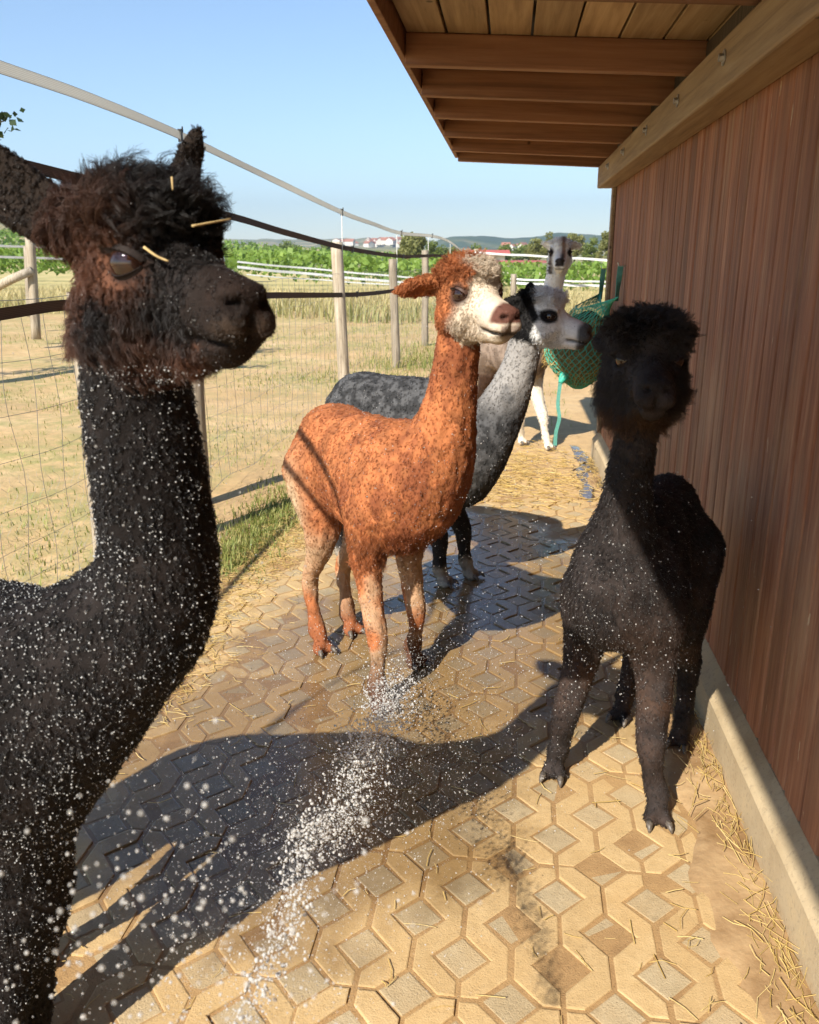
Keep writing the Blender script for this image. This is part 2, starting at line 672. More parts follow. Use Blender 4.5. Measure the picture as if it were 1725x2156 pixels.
def wood_mat(name, stops, dust=None, grain=(1, 1, 0.06), scale=46.0, rough=0.75, chips=False, stain=False):
    t = NT(name)
    v = t.objco(53.0)
    g = t.noise(t.scale(v, grain), scale, 6, 0.62, 0.4)
    big = t.noise(v, 1.7, 3)
    col = t.ramp(g, stops)
    rnd = t.ramp(t.rand(), [(0.0, 0.74), (1.0, 1.15)])
    cm = t.n("ShaderNodeMix", data_type='RGBA', blend_type='MULTIPLY')
    cm.inputs[0].default_value = 1.0
    t.l(col, cm.inputs[6])
    t.l(rnd, cm.inputs[7])
    col = cm.outputs[2]
    if dust is not None:
        p = t.pos()
        x, y, z = t.sep(p)
        dn = t.noise(t.scale(p, (3, 3, 1.1)), 1.6, 6, 0.7)
        lvl = t.math('ADD', t.math('MULTIPLY', z, -0.55), t.math('MULTIPLY', dn, 1.9))
        m = t.ramp(lvl, [(0.34, 0.0), (0.9, 0.6)])
        low = t.ramp(z, [(0.25, 0.1), (0.6, 1.0)])
        col = t.mix(t.math('MULTIPLY', m, low), col, dust)
    if chips:
        p = t.pos()
        sk = t.noise(t.scale(p, (9, 9, 0.55)), 1.0, 6, 0.7)
        col = t.mix(t.ramp(sk, [(0.44, 0.0), (0.62, 0.6)]), col, (0.12, 0.050, 0.028))
        col = t.mix(t.ramp(t.noise(t.scale(p, (14, 14, 0.8)), 1.0, 5, 0.7), [(0.56, 0.0), (0.7, 0.5)]), col, (0.47, 0.31, 0.18))
        p = t.pos()
        c = t.noise(t.scale(p, (40, 40, 7)), 1.0, 4, 0.7)
        where = t.noise(p, 1.9, 3, 0.6)
        k = t.math('MULTIPLY', t.ramp(c, [(0.66, 0.0), (0.69, 1.0)]), t.ramp(where, [(0.42, 0.0), (0.6, 0.9)]))
        col = t.mix(k, col, (0.52, 0.40, 0.26))
    if stain:
        kn = t.voro(t.scale(v, (3.0, 3.0, 3.0)), 1.7)
        col = t.mix(t.ramp(kn, [(0.035, 0.85), (0.075, 0.0)]), col, tuple(c * 0.25 for c in stops[0][1]))
    t.set(Base_Color=col, Roughness=rough)
    t.bump(t.math('ADD', g, t.math('MULTIPLY', big, 0.3)), 0.45, 0.004)
    return t.m


M_BOARD = wood_mat("weathered red-brown cladding", [(0.25, (0.165, 0.055, 0.026)), (0.48, (0.32, 0.125, 0.062)), (0.62, (0.40, 0.18, 0.096)), (0.8, (0.50, 0.28, 0.165))], dust=(0.50, 0.34, 0.20), chips=True)
M_BEAM = wood_mat("dusty pale beam", [(0.3, (0.24, 0.155, 0.085)), (0.5, (0.37, 0.25, 0.14)), (0.7, (0.47, 0.34, 0.20))], grain=(1, 0.05, 1), scale=38, stain=True)
M_JOIST = wood_mat("brown glazed joist", [(0.3, (0.17, 0.078, 0.040)), (0.5, (0.28, 0.135, 0.072)), (0.7, (0.36, 0.19, 0.105))], grain=(0.05, 1, 1), scale=30, stain=True)
M_RPLANK = wood_mat("rough roof plank", [(0.3, (0.28, 0.18, 0.095)), (0.5, (0.43, 0.29, 0.165)), (0.7, (0.54, 0.39, 0.235))], grain=(1, 0.05, 1), scale=34, stain=True)
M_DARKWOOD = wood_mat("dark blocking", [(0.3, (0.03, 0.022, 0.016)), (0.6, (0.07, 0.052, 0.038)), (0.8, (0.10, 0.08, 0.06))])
M_STEEL = flat("galvanised steel", (0.45, 0.45, 0.44), 0.4, 0.2, 60, metal=0.9)
M_GUTTER = flat("dark roof edge", (0.07, 0.068, 0.062), 0.5, 0.2, 20)


def concrete_mat():
    t = NT("dusty concrete plinth")
    p = t.pos()
    n = t.noise(p, 5, 6, 0.65)
    n2 = t.noise(p, 90, 4, 0.6)
    x, y, z = t.sep(p)
    col = t.ramp(n, [(0.3, (0.36, 0.27, 0.155)), (0.55, (0.46, 0.36, 0.22)), (0.75, (0.53, 0.40, 0.22))])
    col = t.mix(t.ramp(n2, [(0.3, 0.5), (0.45, 0.0)]), col, (0.22, 0.17, 0.11))
    t.set(Base_Color=col, Roughness=0.9)
    t.bump(t.math('ADD', n, t.math('MULTIPLY', n2, 0.5)), 0.4, 0.006)
    return t.m


def build_shed():
    root = empty("wooden_shed", (WALL_X, 2.2, 0))
    tag(root, "wooden shed with red-brown vertical cladding under a wide roof overhang", "shed")
    inv = Vector(root.location)

    def part(name, me, mat, loc, parent=None, rot=(0, 0, 0)):
        o = link_mesh(name, me, mat, parent or root)
        o.location = Vector(loc) - (inv if parent is None else Vector((0, 0, 0)))
        o.rotation_euler = rot
        return o

    wall = empty("wall", (0, 0, 0), 0, root)
    wall["label"] = "vertical red-brown cladding boards, dusty towards the foot"
    roof = empty("roof", (0, 0, 0), 0, root)
    # boards with a tongue-and-groove profile: two faces and a bead between
    w = 0.118
    zc = (WALL_Z0 + WALL_Z1) / 2
    prof = [(0.007, 0.0), (0.007, 0.003), (0.0015, 0.0055), (0.0, 0.010), (0.0, w - 0.010), (0.0015, w - 0.0055), (0.007, w - 0.003), (0.007, w), (0.02, w), (0.02, 0.0)]
    V, F = [], []
    hh = (WALL_Z1 - WALL_Z0) / 2
    nz = 2
    for k in range(nz):
        zz = -hh + 2 * hh * k / (nz - 1)
        V += [(x, y, zz) for x, y in prof]
    npf = len(prof)
    for j in range(npf):
        a, b = j, (j + 1) % npf
        F.append((a, a + npf, b + npf, b))
    F.append(tuple(range(npf)))
    F.append(tuple(range(2 * npf - 1, npf - 1, -1)))
    me = mesh_py("board", V, F)
    me.materials.append(M_BOARD)
    y = 0.35
    while y < WALL_Y1 - 0.02:
        o = link_mesh("board", me, None, wall)
        o.rotation_euler = (random.gauss(0, 0.0006), 0, random.gauss(0, 0.006))
        o.location = Vector((WALL_X + random.uniform(-0.002, 0.002), y, zc + random.uniform(-0.004, 0.004))) - inv
        y += w + 0.0005
    # the solid shed behind the boards (also the stretch behind the camera)
    part("wall_core", box_mesh("wall_core", 2.6, WALL_Y1 + 1.98, WALL_Z1 + 0.12), M_DARKWOOD, (WALL_X + 0.024 + 1.3, (WALL_Y1 - 2.04) / 2, (WALL_Z1 + 0.12) / 2 + 0.03), wall).location -= inv
    cb = part("corner_board", box_mesh("corner_board", 0.022, 0.10, WALL_Z1 - WALL_Z0, 0.003), M_BEAM, (WALL_X - 0.013, WALL_Y1 - 0.05, zc), wall)
    cb.location -= inv
    # plinth with a sloped top
    pl = [(PL_X - 0.004, -0.06), (PL_X, 0.135), (PL_X + 0.008, 0.146), (WALL_X + 0.004, 0.196), (WALL_X + 0.03, 0.202), (WALL_X + 0.03, -0.06)]
    ys = np.linspace(WALL_Y0, WALL_Y1 + 0.05, 60)
    V, F = [], []
    for q in ys:
        P3 = np.array([[a * 3, q, b * 3] for a, b in pl])
        dn = (fbm(P3, 3.0, 4) - 0.5) * 0.008
        V += [(a + d, q, b + d * 0.5) for (a, b), d in zip(pl, dn)]
    k = len(pl)
    for i in range(len(ys) - 1):
        for j in range(k):
            F.append((i * k + j, i * k + (j + 1) % k, (i + 1) * k + (j + 1) % k, (i + 1) * k + j))
    F.append(tuple(range(k))[::-1])
    F.append(tuple((len(ys) - 1) * k + j for j in range(k)))
    m = mesh_py("plinth", V, F)
    o = part("plinth", m, concrete_mat(), (0, 0, 0))
    o["label"] = "low pale concrete plinth with a dusty sloped top"
    # wall plate beam with bolts
    bz0, bz1 = 1.905, 2.045
    bm_y1 = WALL_Y1 + 0.02
    be = box_mesh("beam", 0.12, bm_y1 + 1.5, bz1 - bz0, 0.008)
    o = part("beam", be, M_BEAM, (WALL_X - 0.062, (bm_y1 - 1.5) / 2, (bz0 + bz1) / 2))
    o["label"] = "pale dusty wall beam with steel bolts"
    for yy in (2.02, 2.75, 3.45, 4.2, 5.0, 5.75):
        V1, F1 = tube_np([(-0.001, 0, 0), (-0.004, 0, 0)], 0.021, 16)
        V2, F2 = tube_np([(-0.004, 0, 0), (-0.016, 0, 0)], 0.011, 6)
        VV, FF = join_vf([(V1, F1), (V2, F2)])
        b = part("bolt", mesh_py("bolt", VV, FF), M_STEEL, (WALL_X - 0.122, yy, (bz0 + bz1) / 2 + 0.012))
    # joists, rising slightly outwards
    ox = -0.40
    slope = math.atan2(0.055, WALL_X - ox)
    jl = (WALL_X + 0.25 - ox)
    jm = box_mesh("joist", jl, 0.055, 0.105, 0.004)
    jz = 2.098
    jys = [0.6, 1.3, 1.9, 2.50, 3.40, 4.0, 4.62, 5.28, 5.97, 6.62]
    for yy in jys:
        o = part("joist", jm, M_JOIST, ((WALL_X + 0.25 + ox) / 2, yy, jz + 0.03 + random.uniform(-.003, .003)), roof, (0, slope, random.uniform(-.004, .004)))
        o.location -= inv
    # blocking between the joists on the wall plate
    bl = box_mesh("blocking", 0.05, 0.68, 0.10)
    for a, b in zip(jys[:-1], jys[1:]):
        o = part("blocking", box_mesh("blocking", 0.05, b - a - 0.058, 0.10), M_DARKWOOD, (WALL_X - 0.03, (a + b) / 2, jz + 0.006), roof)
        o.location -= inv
    # roof planks lengthwise above the joists
    npk = 9
    pw = (jl) / npk
    for i in range(npk):
        xx = ox + pw * (i + 0.5)
        zz = jz + 0.03 + 0.0535 + 0.012 - (xx - (WALL_X + 0.25 + ox) / 2) * math.tan(slope)
        me = box_mesh("roof_plank", pw - random.uniform(0.004, 0.012), 8.4, 0.022, 0.003)
        o = part("roof_plank", me, M_RPLANK, (xx, 2.42, zz + random.uniform(-.001, .002)), roof, (0, slope, 0))
        o.location -= inv
    # fascia board along the outer edge, end trim and roof skin
    zf = jz + 0.03 + 0.03 + 0.03
    o = part("fascia", box_mesh("fascia", 0.024, 8.5, 0.125, 0.003), M_JOIST, (ox - 0.014, 2.42, zf + 0.012), roof)
    o.location -= inv
    o = part("end_trim", box_mesh("end_trim", jl + 0.03, 0.03, 0.04, 0.003), M_GUTTER, ((WALL_X + 0.25 + ox) / 2, 6.655, zf + 0.0), roof, (0, slope, 0))
    o.location -= inv
    o = part("roof_skin", box_mesh("roof_skin", jl + 2.4, 8.62, 0.03), M_GUTTER, (ox - 0.03 + (jl + 2.4) / 2, 2.42, zf + 0.058), roof, (0, slope, 0))
    o.location.z -= math.tan(slope) * 0.0
    o.location -= inv
    o.location.z += -math.tan(slope) * ((jl + 2.4) / 2 - jl / 2)
    return root


build_shed()

# ================================================================== FENCE ON THE LEFT
FX0, FY0 = -1.79, 4.87
FDX, FDY = 0.385, 8.49


def fence_pt(px, py):
    d, f = ray(px, py)
    # X = FX0 + FDX/FDY*(Y-FY0)
    k = FDX / FDY
    s = (FX0 - k * FY0) / (d[0] - k * d[1])
    return np.array((0, 0, CAM_H)) + d * s


def fence_xy(y):
    return FX0 + FDX / FDY * (y - FY0)


M_POST = wood_mat("grey weathered post", [(0.3, (0.17, 0.135, 0.095)), (0.5, (0.33, 0.275, 0.20)), (0.7, (0.46, 0.40, 0.31))], scale=40)
M_POLE = flat("white plastic rod", (0.6, 0.6, 0.57), 0.5, 0.1)
M_CLIP = flat("black plastic clip", (0.02, 0.02, 0.02), 0.45, 0.2)
M_WIRE = flat("dull galvanised wire", (0.30, 0.29, 0.27), 0.5, 0.2, metal=0.6)


def tape_mat(name, a, b, period):
    t = NT(name)
    u = t.n("ShaderNodeUVMap")
    x, y, z = t.sep(u.outputs[0])
    w = t.n("ShaderNodeTexWave", wave_type='BANDS', bands_direction='Y')
    t.l(u.outputs[0], w.inputs[0])
    w.inputs["Scale"].default_value = period
    w.inputs["Distortion"].default_value = 0.2
    n = t.noise(t.scale(u.outputs[0], (40, 200, 1)), 1.0, 3)
    c = t.ramp(w.outputs[1], [(0.25, a), (0.6, b)])
    c = t.mix(t.ramp(n, [(0.4, 0.0), (0.7, 0.4)]), c, tuple(q * 0.7 for q in a))
    edge = t.math('ABSOLUTE', t.math('SUBTRACT', y, 0.5))
    c = t.mix(t.ramp(edge, [(0.455, 0.0), (0.465, 0.75)]), c, tuple(q * 0.35 for q in a))
    t.set(Base_Color=c, Roughness=0.7)
    tr = t.n("ShaderNodeBsdfTranslucent")
    t.l(c, tr.inputs[0])
    mx = t.n("ShaderNodeMixShader")
    mx.inputs[0].default_value = 0.72
    t.l(t.b.outputs[0], mx.inputs[1])
    t.l(tr.outputs[0], mx.inputs[2])
    t.l(mx.outputs[0], t.out.inputs[0])
    return t.m


M_TAPE_W = tape_mat("white woven fence tape", (0.66, 0.65, 0.60), (0.82, 0.81, 0.77), 2.2)
M_TAPE_B = tape_mat("brown woven fence tape", (0.11, 0.075, 0.058), (0.18, 0.13, 0.10), 2.2)
M_TAPE_F = flat("white fence tape", (0.58, 0.59, 0.58), 0.6, 0.08)


def ribbon(name, pts, width, mat, parent=None, thick=0.0016, sub=8, lean=0.0):
    """A flat band hanging on edge along pts."""
    P = catmull(pts, sub)
    T = np.gradient(P, axis=0)
    T /= np.linalg.norm(T, axis=1)[:, None]
    up = np.array((0, 0, 1.0))
    N = np.cross(T, up)
    N /= np.linalg.norm(N, axis=1)[:, None]
    U = np.cross(N, T)
    tw = (vnoise(P, 0.9, 8) - 0.5)[:, None] * 0.5 + lean
    U = U * np.cos(tw) + N * np.sin(tw)
    N = np.cross(T, U)
    n = len(P)
    V = np.concatenate([P - U * width / 2 - N * thick, P + U * width / 2 - N * thick, P + U * width / 2 + N * thick, P - U * width / 2 + N * thick])
    F = []
    for i in range(n - 1):
        for a, b in ((0, 1), (1, 2), (2, 3), (3, 0)):
            F.append((a * n + i, b * n + i, b * n + i + 1, a * n + i + 1))
    F.append((0, 3 * n, 2 * n, n))
    F.append((n - 1, 2 * n - 1, 3 * n - 1, 4 * n - 1))
    me = mesh_py(name, V, F)
    uv = me.uv_layers.new(name="UVMap")
    L = np.concatenate([[0], np.cumsum(np.linalg.norm(np.diff(P, axis=0), axis=1))])
    for lp in me.loops:
        vi = lp.vertex_index
        uv.data[lp.index].uv = (L[vi % n], 1.0 if (vi // n) in (1, 2) else 0.0)
    return link_mesh(name, me, mat, parent)


def clip_mesh():
    parts = []
    for dz in (-0.027, 0.027):
        bm = box_mesh("c", 0.016, 0.020, 0.008, 0.002, 1, (0, 0, dz))
        parts.append(([v.co[:] for v in bm.vertices], [tuple(p.vertices) for p in bm.polygons]))
    for dx in (-0.009, 0.009):
        bm = box_mesh("c", 0.004, 0.018, 0.066, 0.001, 1, (dx, 0, 0))
        parts.append(([v.co[:] for v in bm.vertices], [tuple(p.vertices) for p in bm.polygons]))
    bm = box_mesh("c", 0.008, 0.008, 0.03, 0.002, 1, (0.012, 0.004, 0.03))
    parts.append(([v.co[:] for v in bm.vertices], [tuple(p.vertices) for p in bm.polygons]))
    return mesh_py("clip", *join_vf(parts))


ME_CLIP = clip_mesh()
ME_CLIP.materials.append(M_CLIP)


def tape(name, pix, clips, width, mat, label, lead=None):
    pts = [fence_pt(*q) for q in pix]
    if lead:
        pts = [np.array(q, float) for q in lead] + pts
    base = Vector(pts[0])
    root = empty(name, base)
    tag(root, label, "fence tape", "electric tapes of the near fence")
    o = ribbon("band", [p - np.array(base) for p in pts], width, mat, root)
    for c in clips:
        k = link_mesh("clip", ME_CLIP, None, root)
        k.location = Vector(fence_pt(*c)) - base
        k.scale = (1, 1, width / 0.045)
    return root


tape("fence_tape", [(-330, 30), (-160, 86), (0, 141), (190, 207), (380, 285), (550, 366), (720, 447), (785, 471), (845, 491), (910, 497), (945, 508), (975, 530)],
     [(380, 285), (720, 447), (845, 491), (910, 497)], 0.045, M_TAPE_W, "pale grey topmost fence tape sloping down across the sky", lead=[(-2.05, -0.8, 2.07), (-1.75, 0.2, 2.06), (-1.33, 0.85, 2.06), (-1.36, 1.45, 2.055)])  # unseen near end bent inwards so its shadow falls on the orange flank
tape("fence_tape", [(-280, 271), (-120, 309), (30, 344), (115, 364), (300, 409), (500, 459), (610, 492), (742, 525), (850, 540), (930, 539), (985, 552)],
     [(742, 525), (849, 541), (930, 539)], 0.045, M_TAPE_B, "brown middle fence tape passing over the post tops", lead=[(-2.05, -0.8, 1.94), (-1.75, 0.2, 1.92), (-1.36, 0.95, 1.89), (-1.39, 1.6, 1.86)])  # out-of-view lead likewise shaped to lay a second shadow line there
tape("fence_tape", [(0, 662), (155, 641), (400, 627), (570, 622), (752, 620), (835, 611), (905, 596), (945, 588)],
     [(752, 620), (837, 611)], 0.045, M_TAPE_B, "brown lowest fence tape behind the large black alpaca", lead=[(-1.98, -0.6, 1.18), (-1.9, 1.4, 1.2)])


def post(px, topy, rad, label, y=None, z1=None, rod=None, lean=(0, 0)):
    if y is None:
        tp = fence_pt(px, topy)
        y, z1 = tp[1], tp[2]
        x = tp[0]
    else:
        x = fence_xy(y)
    root = empty("fence_post", (x - 0.05, y, 0))
    tag(root, label, "fence post", "round wooden posts of the near fence")
    zs = np.concatenate([np.linspace(-0.1, z1, 14)])
    P = np.array([(lean[0] * (1 - s / z1), lean[1] * (1 - s / z1), s) for s in zs])
    P[:, :2] += (np.stack([vnoise(P + 7 * y, 1.6, 3), vnoise(P + 3 * y, 1.6, 4)], 1) - 0.5) * 0.03
    r = rad * (1 + (vnoise(P + y, 3.0, 5) - 0.5) * 0.12)
    V, F = tube_np(P, r, 14)
    o = link_mesh("post", mesh_py("post", V, F, True), M_POST, root)
    if rod:
        V, F = tube_np([(0.05, 0, z1 - 0.15), (0.05, 0, rod)], 0.005, 6)
        link_mesh("rod", mesh_py("rod", V, F), M_POLE, root)
    return root


post(0, 0, 0.058, "round post hidden behind the neck of the large black alpaca", y=3.72, z1=1.30)
post(415, 520, 0.062, "near round post seen under the chin of the black alpaca", y=4.87, z1=1.5, rod=2.05)
p2 = fence_pt(721, 510)
post(721, 510, 0.058, "tall round post with a thin white rod on top", rod=fence_pt(721, 450)[2], lean=(0.05, 0))
post(836, 545, 0.055, "second round post right of the one with the white rod", rod=fence_pt(846, 495)[2], lean=(0.05, 0))
post(902, 527, 0.058, "third round post, just left of the orange alpaca's head", rod=fence_pt(908, 500)[2])
post(948, 541, 0.055, "farthest short post behind the orange alpaca's head", rod=fence_pt(945, 512)[2])

# wire netting: the horizontal wires as parts, the wavy stays and hexagon mesh joined
def wire_fence():
    root = empty("wire_fence", (fence_xy(3.0), 3.0, 0))
    tag(root, "knotted wire netting with wavy upright stays below the fence tapes", "wire fence")
    base = np.array(root.location)
    Y0, Y1 = 1.0, 16.0
    def wps(y, z):
        y, z = np.broadcast_arrays(np.asarray(y, float), np.asarray(z, float))
        q = np.column_stack([y * 1.3, z * 2.0, np.full(y.shape, 0.5)])
        s = 0.05 * (vnoise(q, 1.0, 3) - 0.5)
        return np.column_stack([fence_xy(y) - 0.02 + s, y, z + 0.05 * (vnoise(q, 1.6, 9) - 0.5)]) - base
    zs = [0.05, 0.2, 0.35, 0.5, 0.68, 0.86, 1.06, 1.28]
    for k, z in enumerate(zs):
        P = wps(np.arange(Y0, Y1, 0.15), z)
        V, F = tube_np(P, 0.0016 if k in (0, len(zs) - 1) else 0.0012, 4)
        link_mesh("wire", mesh_py("wire", V, F, True), M_WIRE, root)
    parts = []
    for y in np.arange(Y0, Y1, 0.16):
        ph = random.random()
        zl = np.linspace(0.05, 1.28, 16)
        P = wps(y + 0.022 * np.sin(zl * 9 + ph * 6), zl)
        parts.append(tube_np(P, 0.0013, 4))
    # hexagon netting in the lower half
    for y in np.arange(2.0, 7.5, 0.06):
        zl = np.arange(0.04, 0.62, 0.025)
        P = wps(y + 0.018 * np.where(np.arange(len(zl)) % 4 < 2, 1, -1), zl)
        parts.append(tube_np(P, 0.0006, 3, False))
    o = link_mesh("stays", mesh_py("stays", *join_vf(parts)), M_WIRE, root)
    o["kind"] = "stuff"


wire_fence()


# ------------------------------------------------------------------ far fences
def far_tape(pts, w, label, group="white tapes of the far fence"):
    base = Vector(pts[0])
    o = ribbon("far_fence_tape", [np.array(p) - np.array(base) for p in pts], w, M_TAPE_F, None, 0.003, 4)
    o.location = base
    tag(o, label, "fence tape", group)
    return o


def far_line(px0, py0, px1, py1, f0, f1, w, label):
    n = 5
    pts = [at(px0 + (px1 - px0) * k / n, py0 + (py1 - py0) * k / n + (1.2 if k % 2 else 0), f0 + (f1 - f0) * k / n) for k in range(n + 1)]
    return far_tape(pts, w, label)


far_line(1000, 531, 1290, 548, 24, 21, 0.05, "white tape at head height behind the far white alpaca")
far_line(1075, 587, 1300, 594, 25, 23, 0.045, "upper of the two low white tapes beside the hay net")
far_line(1075, 595, 1300, 603, 24, 22, 0.06, "lower of the two low white tapes beside the hay net")
far_line(-60, 514, 330, 530, 20, 23, 0.05, "upper white tape behind the ear of the large black alpaca")
far_line(-60, 537, 330, 553, 20, 23, 0.05, "lower white tape behind the ear of the large black alpaca")
far_line(500, 551, 905, 588, 26, 29, 0.05, "upper white tape in front of the vineyard beyond the posts")
far_line(500, 562, 905, 600, 25, 28, 0.07, "middle white tape in front of the vineyard beyond the posts")
far_line(520, 578, 905, 605, 24.5, 27, 0.03, "thin lowest white tape in front of the vineyard")


def far_post(px, topy, boty, fwd, rad, label, tilt=0.0, group="posts of the far fence"):
    b = at(px, boty, fwd)
    t_ = at(px + tilt, topy, fwd)
    z0 = b[2] - 0.25
    d = t_ - b
    zs = np.linspace(0, 1, 8)
    P = [np.array((0, 0, z0 - b[2])) * (1 - s) + d * s for s in zs]
    V, F = tube_np(P, rad, 10)
    o = link_mesh("far_fence_post", mesh_py("far_fence_post", V, F, True), M_POST)
    o.location = b
    tag(o, label, "fence post", group)
    return o


far_post(73, 494, 681, 14.2, 0.075, "dark leaning post with a diagonal brace below the black ear", -10)
far_post(60, 518, 640, 17.5, 0.06, "pale post just left of the dark leaning post", -4)
far_post(1081, 577, 644, 21, 0.07, "short grey post between the orange and white-faced heads", 1)
far_post(1004, 524, 560, 27, 0.09, "far thin post above the orange alpaca's topknot", 0)
V, F = tube_np([at(-40, 622, 14.0) - at(20, 590, 14.0), np.zeros(3), at(68, 569, 14.1) - at(20, 590, 14.0)], 0.07, 10)
o = link_mesh("fence_brace", mesh_py("fence_brace", V, F, True), M_POST)
o.location = at(20, 590, 14.0)
tag(o, "diagonal wooden brace leaning against the dark far post", "brace")


# ================================================================== VEGETATION
def leaf_mat(name, a, b, c, trans=0.35):
    t = NT(name)
    v = t.pos()
    n = t.noise(v, 1.6, 4)
    r = t.attr("leafcol")
    x, y, z = t.sep(r)
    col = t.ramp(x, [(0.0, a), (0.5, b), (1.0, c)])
    t.set(Base_Color=col, Roughness=0.6)
    tr = t.n("ShaderNodeBsdfTranslucent")
    t.l(col, tr.inputs[0])
    mx = t.n("ShaderNodeMixShader")
    mx.inputs[0].default_value = trans
    t.l(t.b.outputs[0], mx.inputs[1])
    t.l(tr.outputs[0], mx.inputs[2])
    t.l(mx.outputs[0], t.out.inputs[0])
    return t.m


M_VINE = leaf_mat("vine leaves", (0.10, 0.17, 0.025), (0.18, 0.29, 0.045), (0.28, 0.40, 0.085), 0.45)
M_TREE = leaf_mat("tree leaves", (0.10, 0.14, 0.028), (0.17, 0.22, 0.05), (0.26, 0.31, 0.085), 0.5)
M_TREE2 = leaf_mat("olive tree leaves", (0.15, 0.16, 0.04), (0.23, 0.235, 0.07), (0.32, 0.32, 0.115), 0.5)
M_DARKLEAF = leaf_mat("dark leaves", (0.015, 0.035, 0.008), (0.03, 0.06, 0.014), (0.05, 0.09, 0.02))
M_BARK = flat("bark", (0.10, 0.075, 0.05), 0.9, 0.4, 12, 0.5)


def leaves(centers, size, name, mat, up=0.4, shade=None):
    """Folded two-triangle leaves at the given points (n,3)."""
    n = len(centers)
    d = rng.normal(size=(n, 3))
    d[:, 2] += up
    d /= np.linalg.norm(d, axis=1)[:, None]
    e = np.cross(d, rng.normal(size=(n, 3)))
    e /= np.linalg.norm(e, axis=1)[:, None]
    f = np.cross(d, e)
    s = size * rng.uniform(0.6, 1.3, n)[:, None] if np.isscalar(size) else size[:, None] * rng.uniform(0.6, 1.3, n)[:, None]
    V = np.stack([centers - e * s * 0.5, centers + f * s * 0.42 + d * s * 0.1, centers + e * s * 0.5, centers - f * s * 0.42 + d * s * 0.1], 1).reshape(-1, 3)
    F = np.arange(4 * n).reshape(n, 4)
    me = mesh_np(name, V, F, False)
    col = rng.uniform(0, 1, n) if shade is None else np.clip(shade + rng.normal(0, 0.18, n), 0, 1)
    a = me.attributes.new("leafcol", 'FLOAT_COLOR', 'FACE')
    c = np.ones((n, 4), np.float32)
    c[:, 0] = col
    a.data.foreach_set("color", c.ravel())
    me.materials.append(mat)
    return me


def build_vineyard():
    pts, sh, sz = [], [], []
    for k, y in enumerate((33, 36, 40, 46, 54)):
        L = 30 + y * 0.9
        n = 5600
        x = rng.uniform(-L, L * 0.75, n)
        # the ground falls away to the right, so the rows stand lower there
        top = 1.16 + 0.62 * sstep(2.0, -12.0, x * 33 / y) + 0.5 * sstep(-12, -40, x * 33 / y)
        h = top + 0.30 * (vnoise(np.stack([x, x * 0, x * 0 + k], 1), 0.9, 3) - 0.5)
        z = top - 1.05 + (h - top + 1.05) * rng.beta(1.6, 1.25, n)
        yy = y + x * 0.10 + rng.normal(0, 0.28, n)
        pts.append(np.stack([x, yy, z], 1))
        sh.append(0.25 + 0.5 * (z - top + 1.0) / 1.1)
        sz.append(np.full(n, 0.17 + 0.002 * y))
    P = np.concatenate(pts)
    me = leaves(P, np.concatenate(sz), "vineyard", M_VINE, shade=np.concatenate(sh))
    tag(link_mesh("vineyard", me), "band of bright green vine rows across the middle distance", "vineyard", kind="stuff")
    # more distant vine slope on the left
    n = 9000
    x = rng.uniform(-190, -28, n)
    y = rng.uniform(90, 250, n)
    y = np.round(y / 6) * 6 + rng.normal(0, 0.5, n)
    z = 0.4 + rng.uniform(0, 1.6, n) + sstep(40, 260, y) * 7 * sstep(-10, -130, x)
    me = leaves(np.stack([x, y, z], 1), 0.9, "far_vineyard", M_VINE)
    tag(link_mesh("far_vineyard", me), "paler vine slope rising at the far left edge", "vineyard", kind="stuff")


build_vineyard()


def grass_blades(name, xy, h, w, mat, label, lean=0.35, z0=None, cat="grass", shade=None):
    n = len(xy)
    z = np.zeros(n) if z0 is None else z0
    base = np.column_stack([xy, z - 0.005])
    a = rng.uniform(0, 2 * np.pi, n)
    d = np.stack([np.cos(a), np.sin(a), np.zeros(n)], 1)
    s = np.stack([-np.sin(a), np.cos(a), np.zeros(n)], 1)
    hh = (h * rng.uniform(0.45, 1.2, n))[:, None]
    ww = (w * rng.uniform(0.6, 1.3, n))[:, None]
    ln = (lean * rng.uniform(0.2, 1.5, n))[:, None]
    up = np.array((0, 0, 1.0))
    mid = base + up * hh * 0.6 + d * hh * ln * 0.35
    tip = base + up * hh + d * hh * ln
    V = np.stack([base - s * ww, base + s * ww, mid + s * ww * 0.7, mid - s * ww * 0.7, tip], 1).reshape(-1, 3)
    i = np.arange(n)[:, None] * 5
    F = np.concatenate([i + np.array([0, 1, 2]), i + np.array([0, 2, 3]), i + np.array([3, 2, 4])], 0)
    me = mesh_np(name, V, F, False)
    c = np.ones((len(F), 4), np.float32)
    col = rng.uniform(0, 1, n) if shade is None else shade
    c[:, 0] = np.concatenate([col, col, col])
    at_ = me.attributes.new("leafcol", 'FLOAT_COLOR', 'FACE')
    at_.data.foreach_set("color", c.ravel())
    me.materials.append(mat)
    o = link_mesh(name, me)
    tag(o, label, cat, kind="stuff")
    return o


M_DRYGRASS = leaf_mat("dry meadow grass", (0.22, 0.25, 0.08), (0.40, 0.36, 0.15), (0.56, 0.47, 0.24), 0.4)
M_GREENGRASS = leaf_mat("green grass", (0.13, 0.17, 0.03), (0.24, 0.27, 0.06), (0.42, 0.38, 0.13), 0.35)
M_STRAWBLADE = leaf_mat("straw", (0.50, 0.33, 0.09), (0.62, 0.44, 0.15), (0.70, 0.54, 0.24), 0.15)

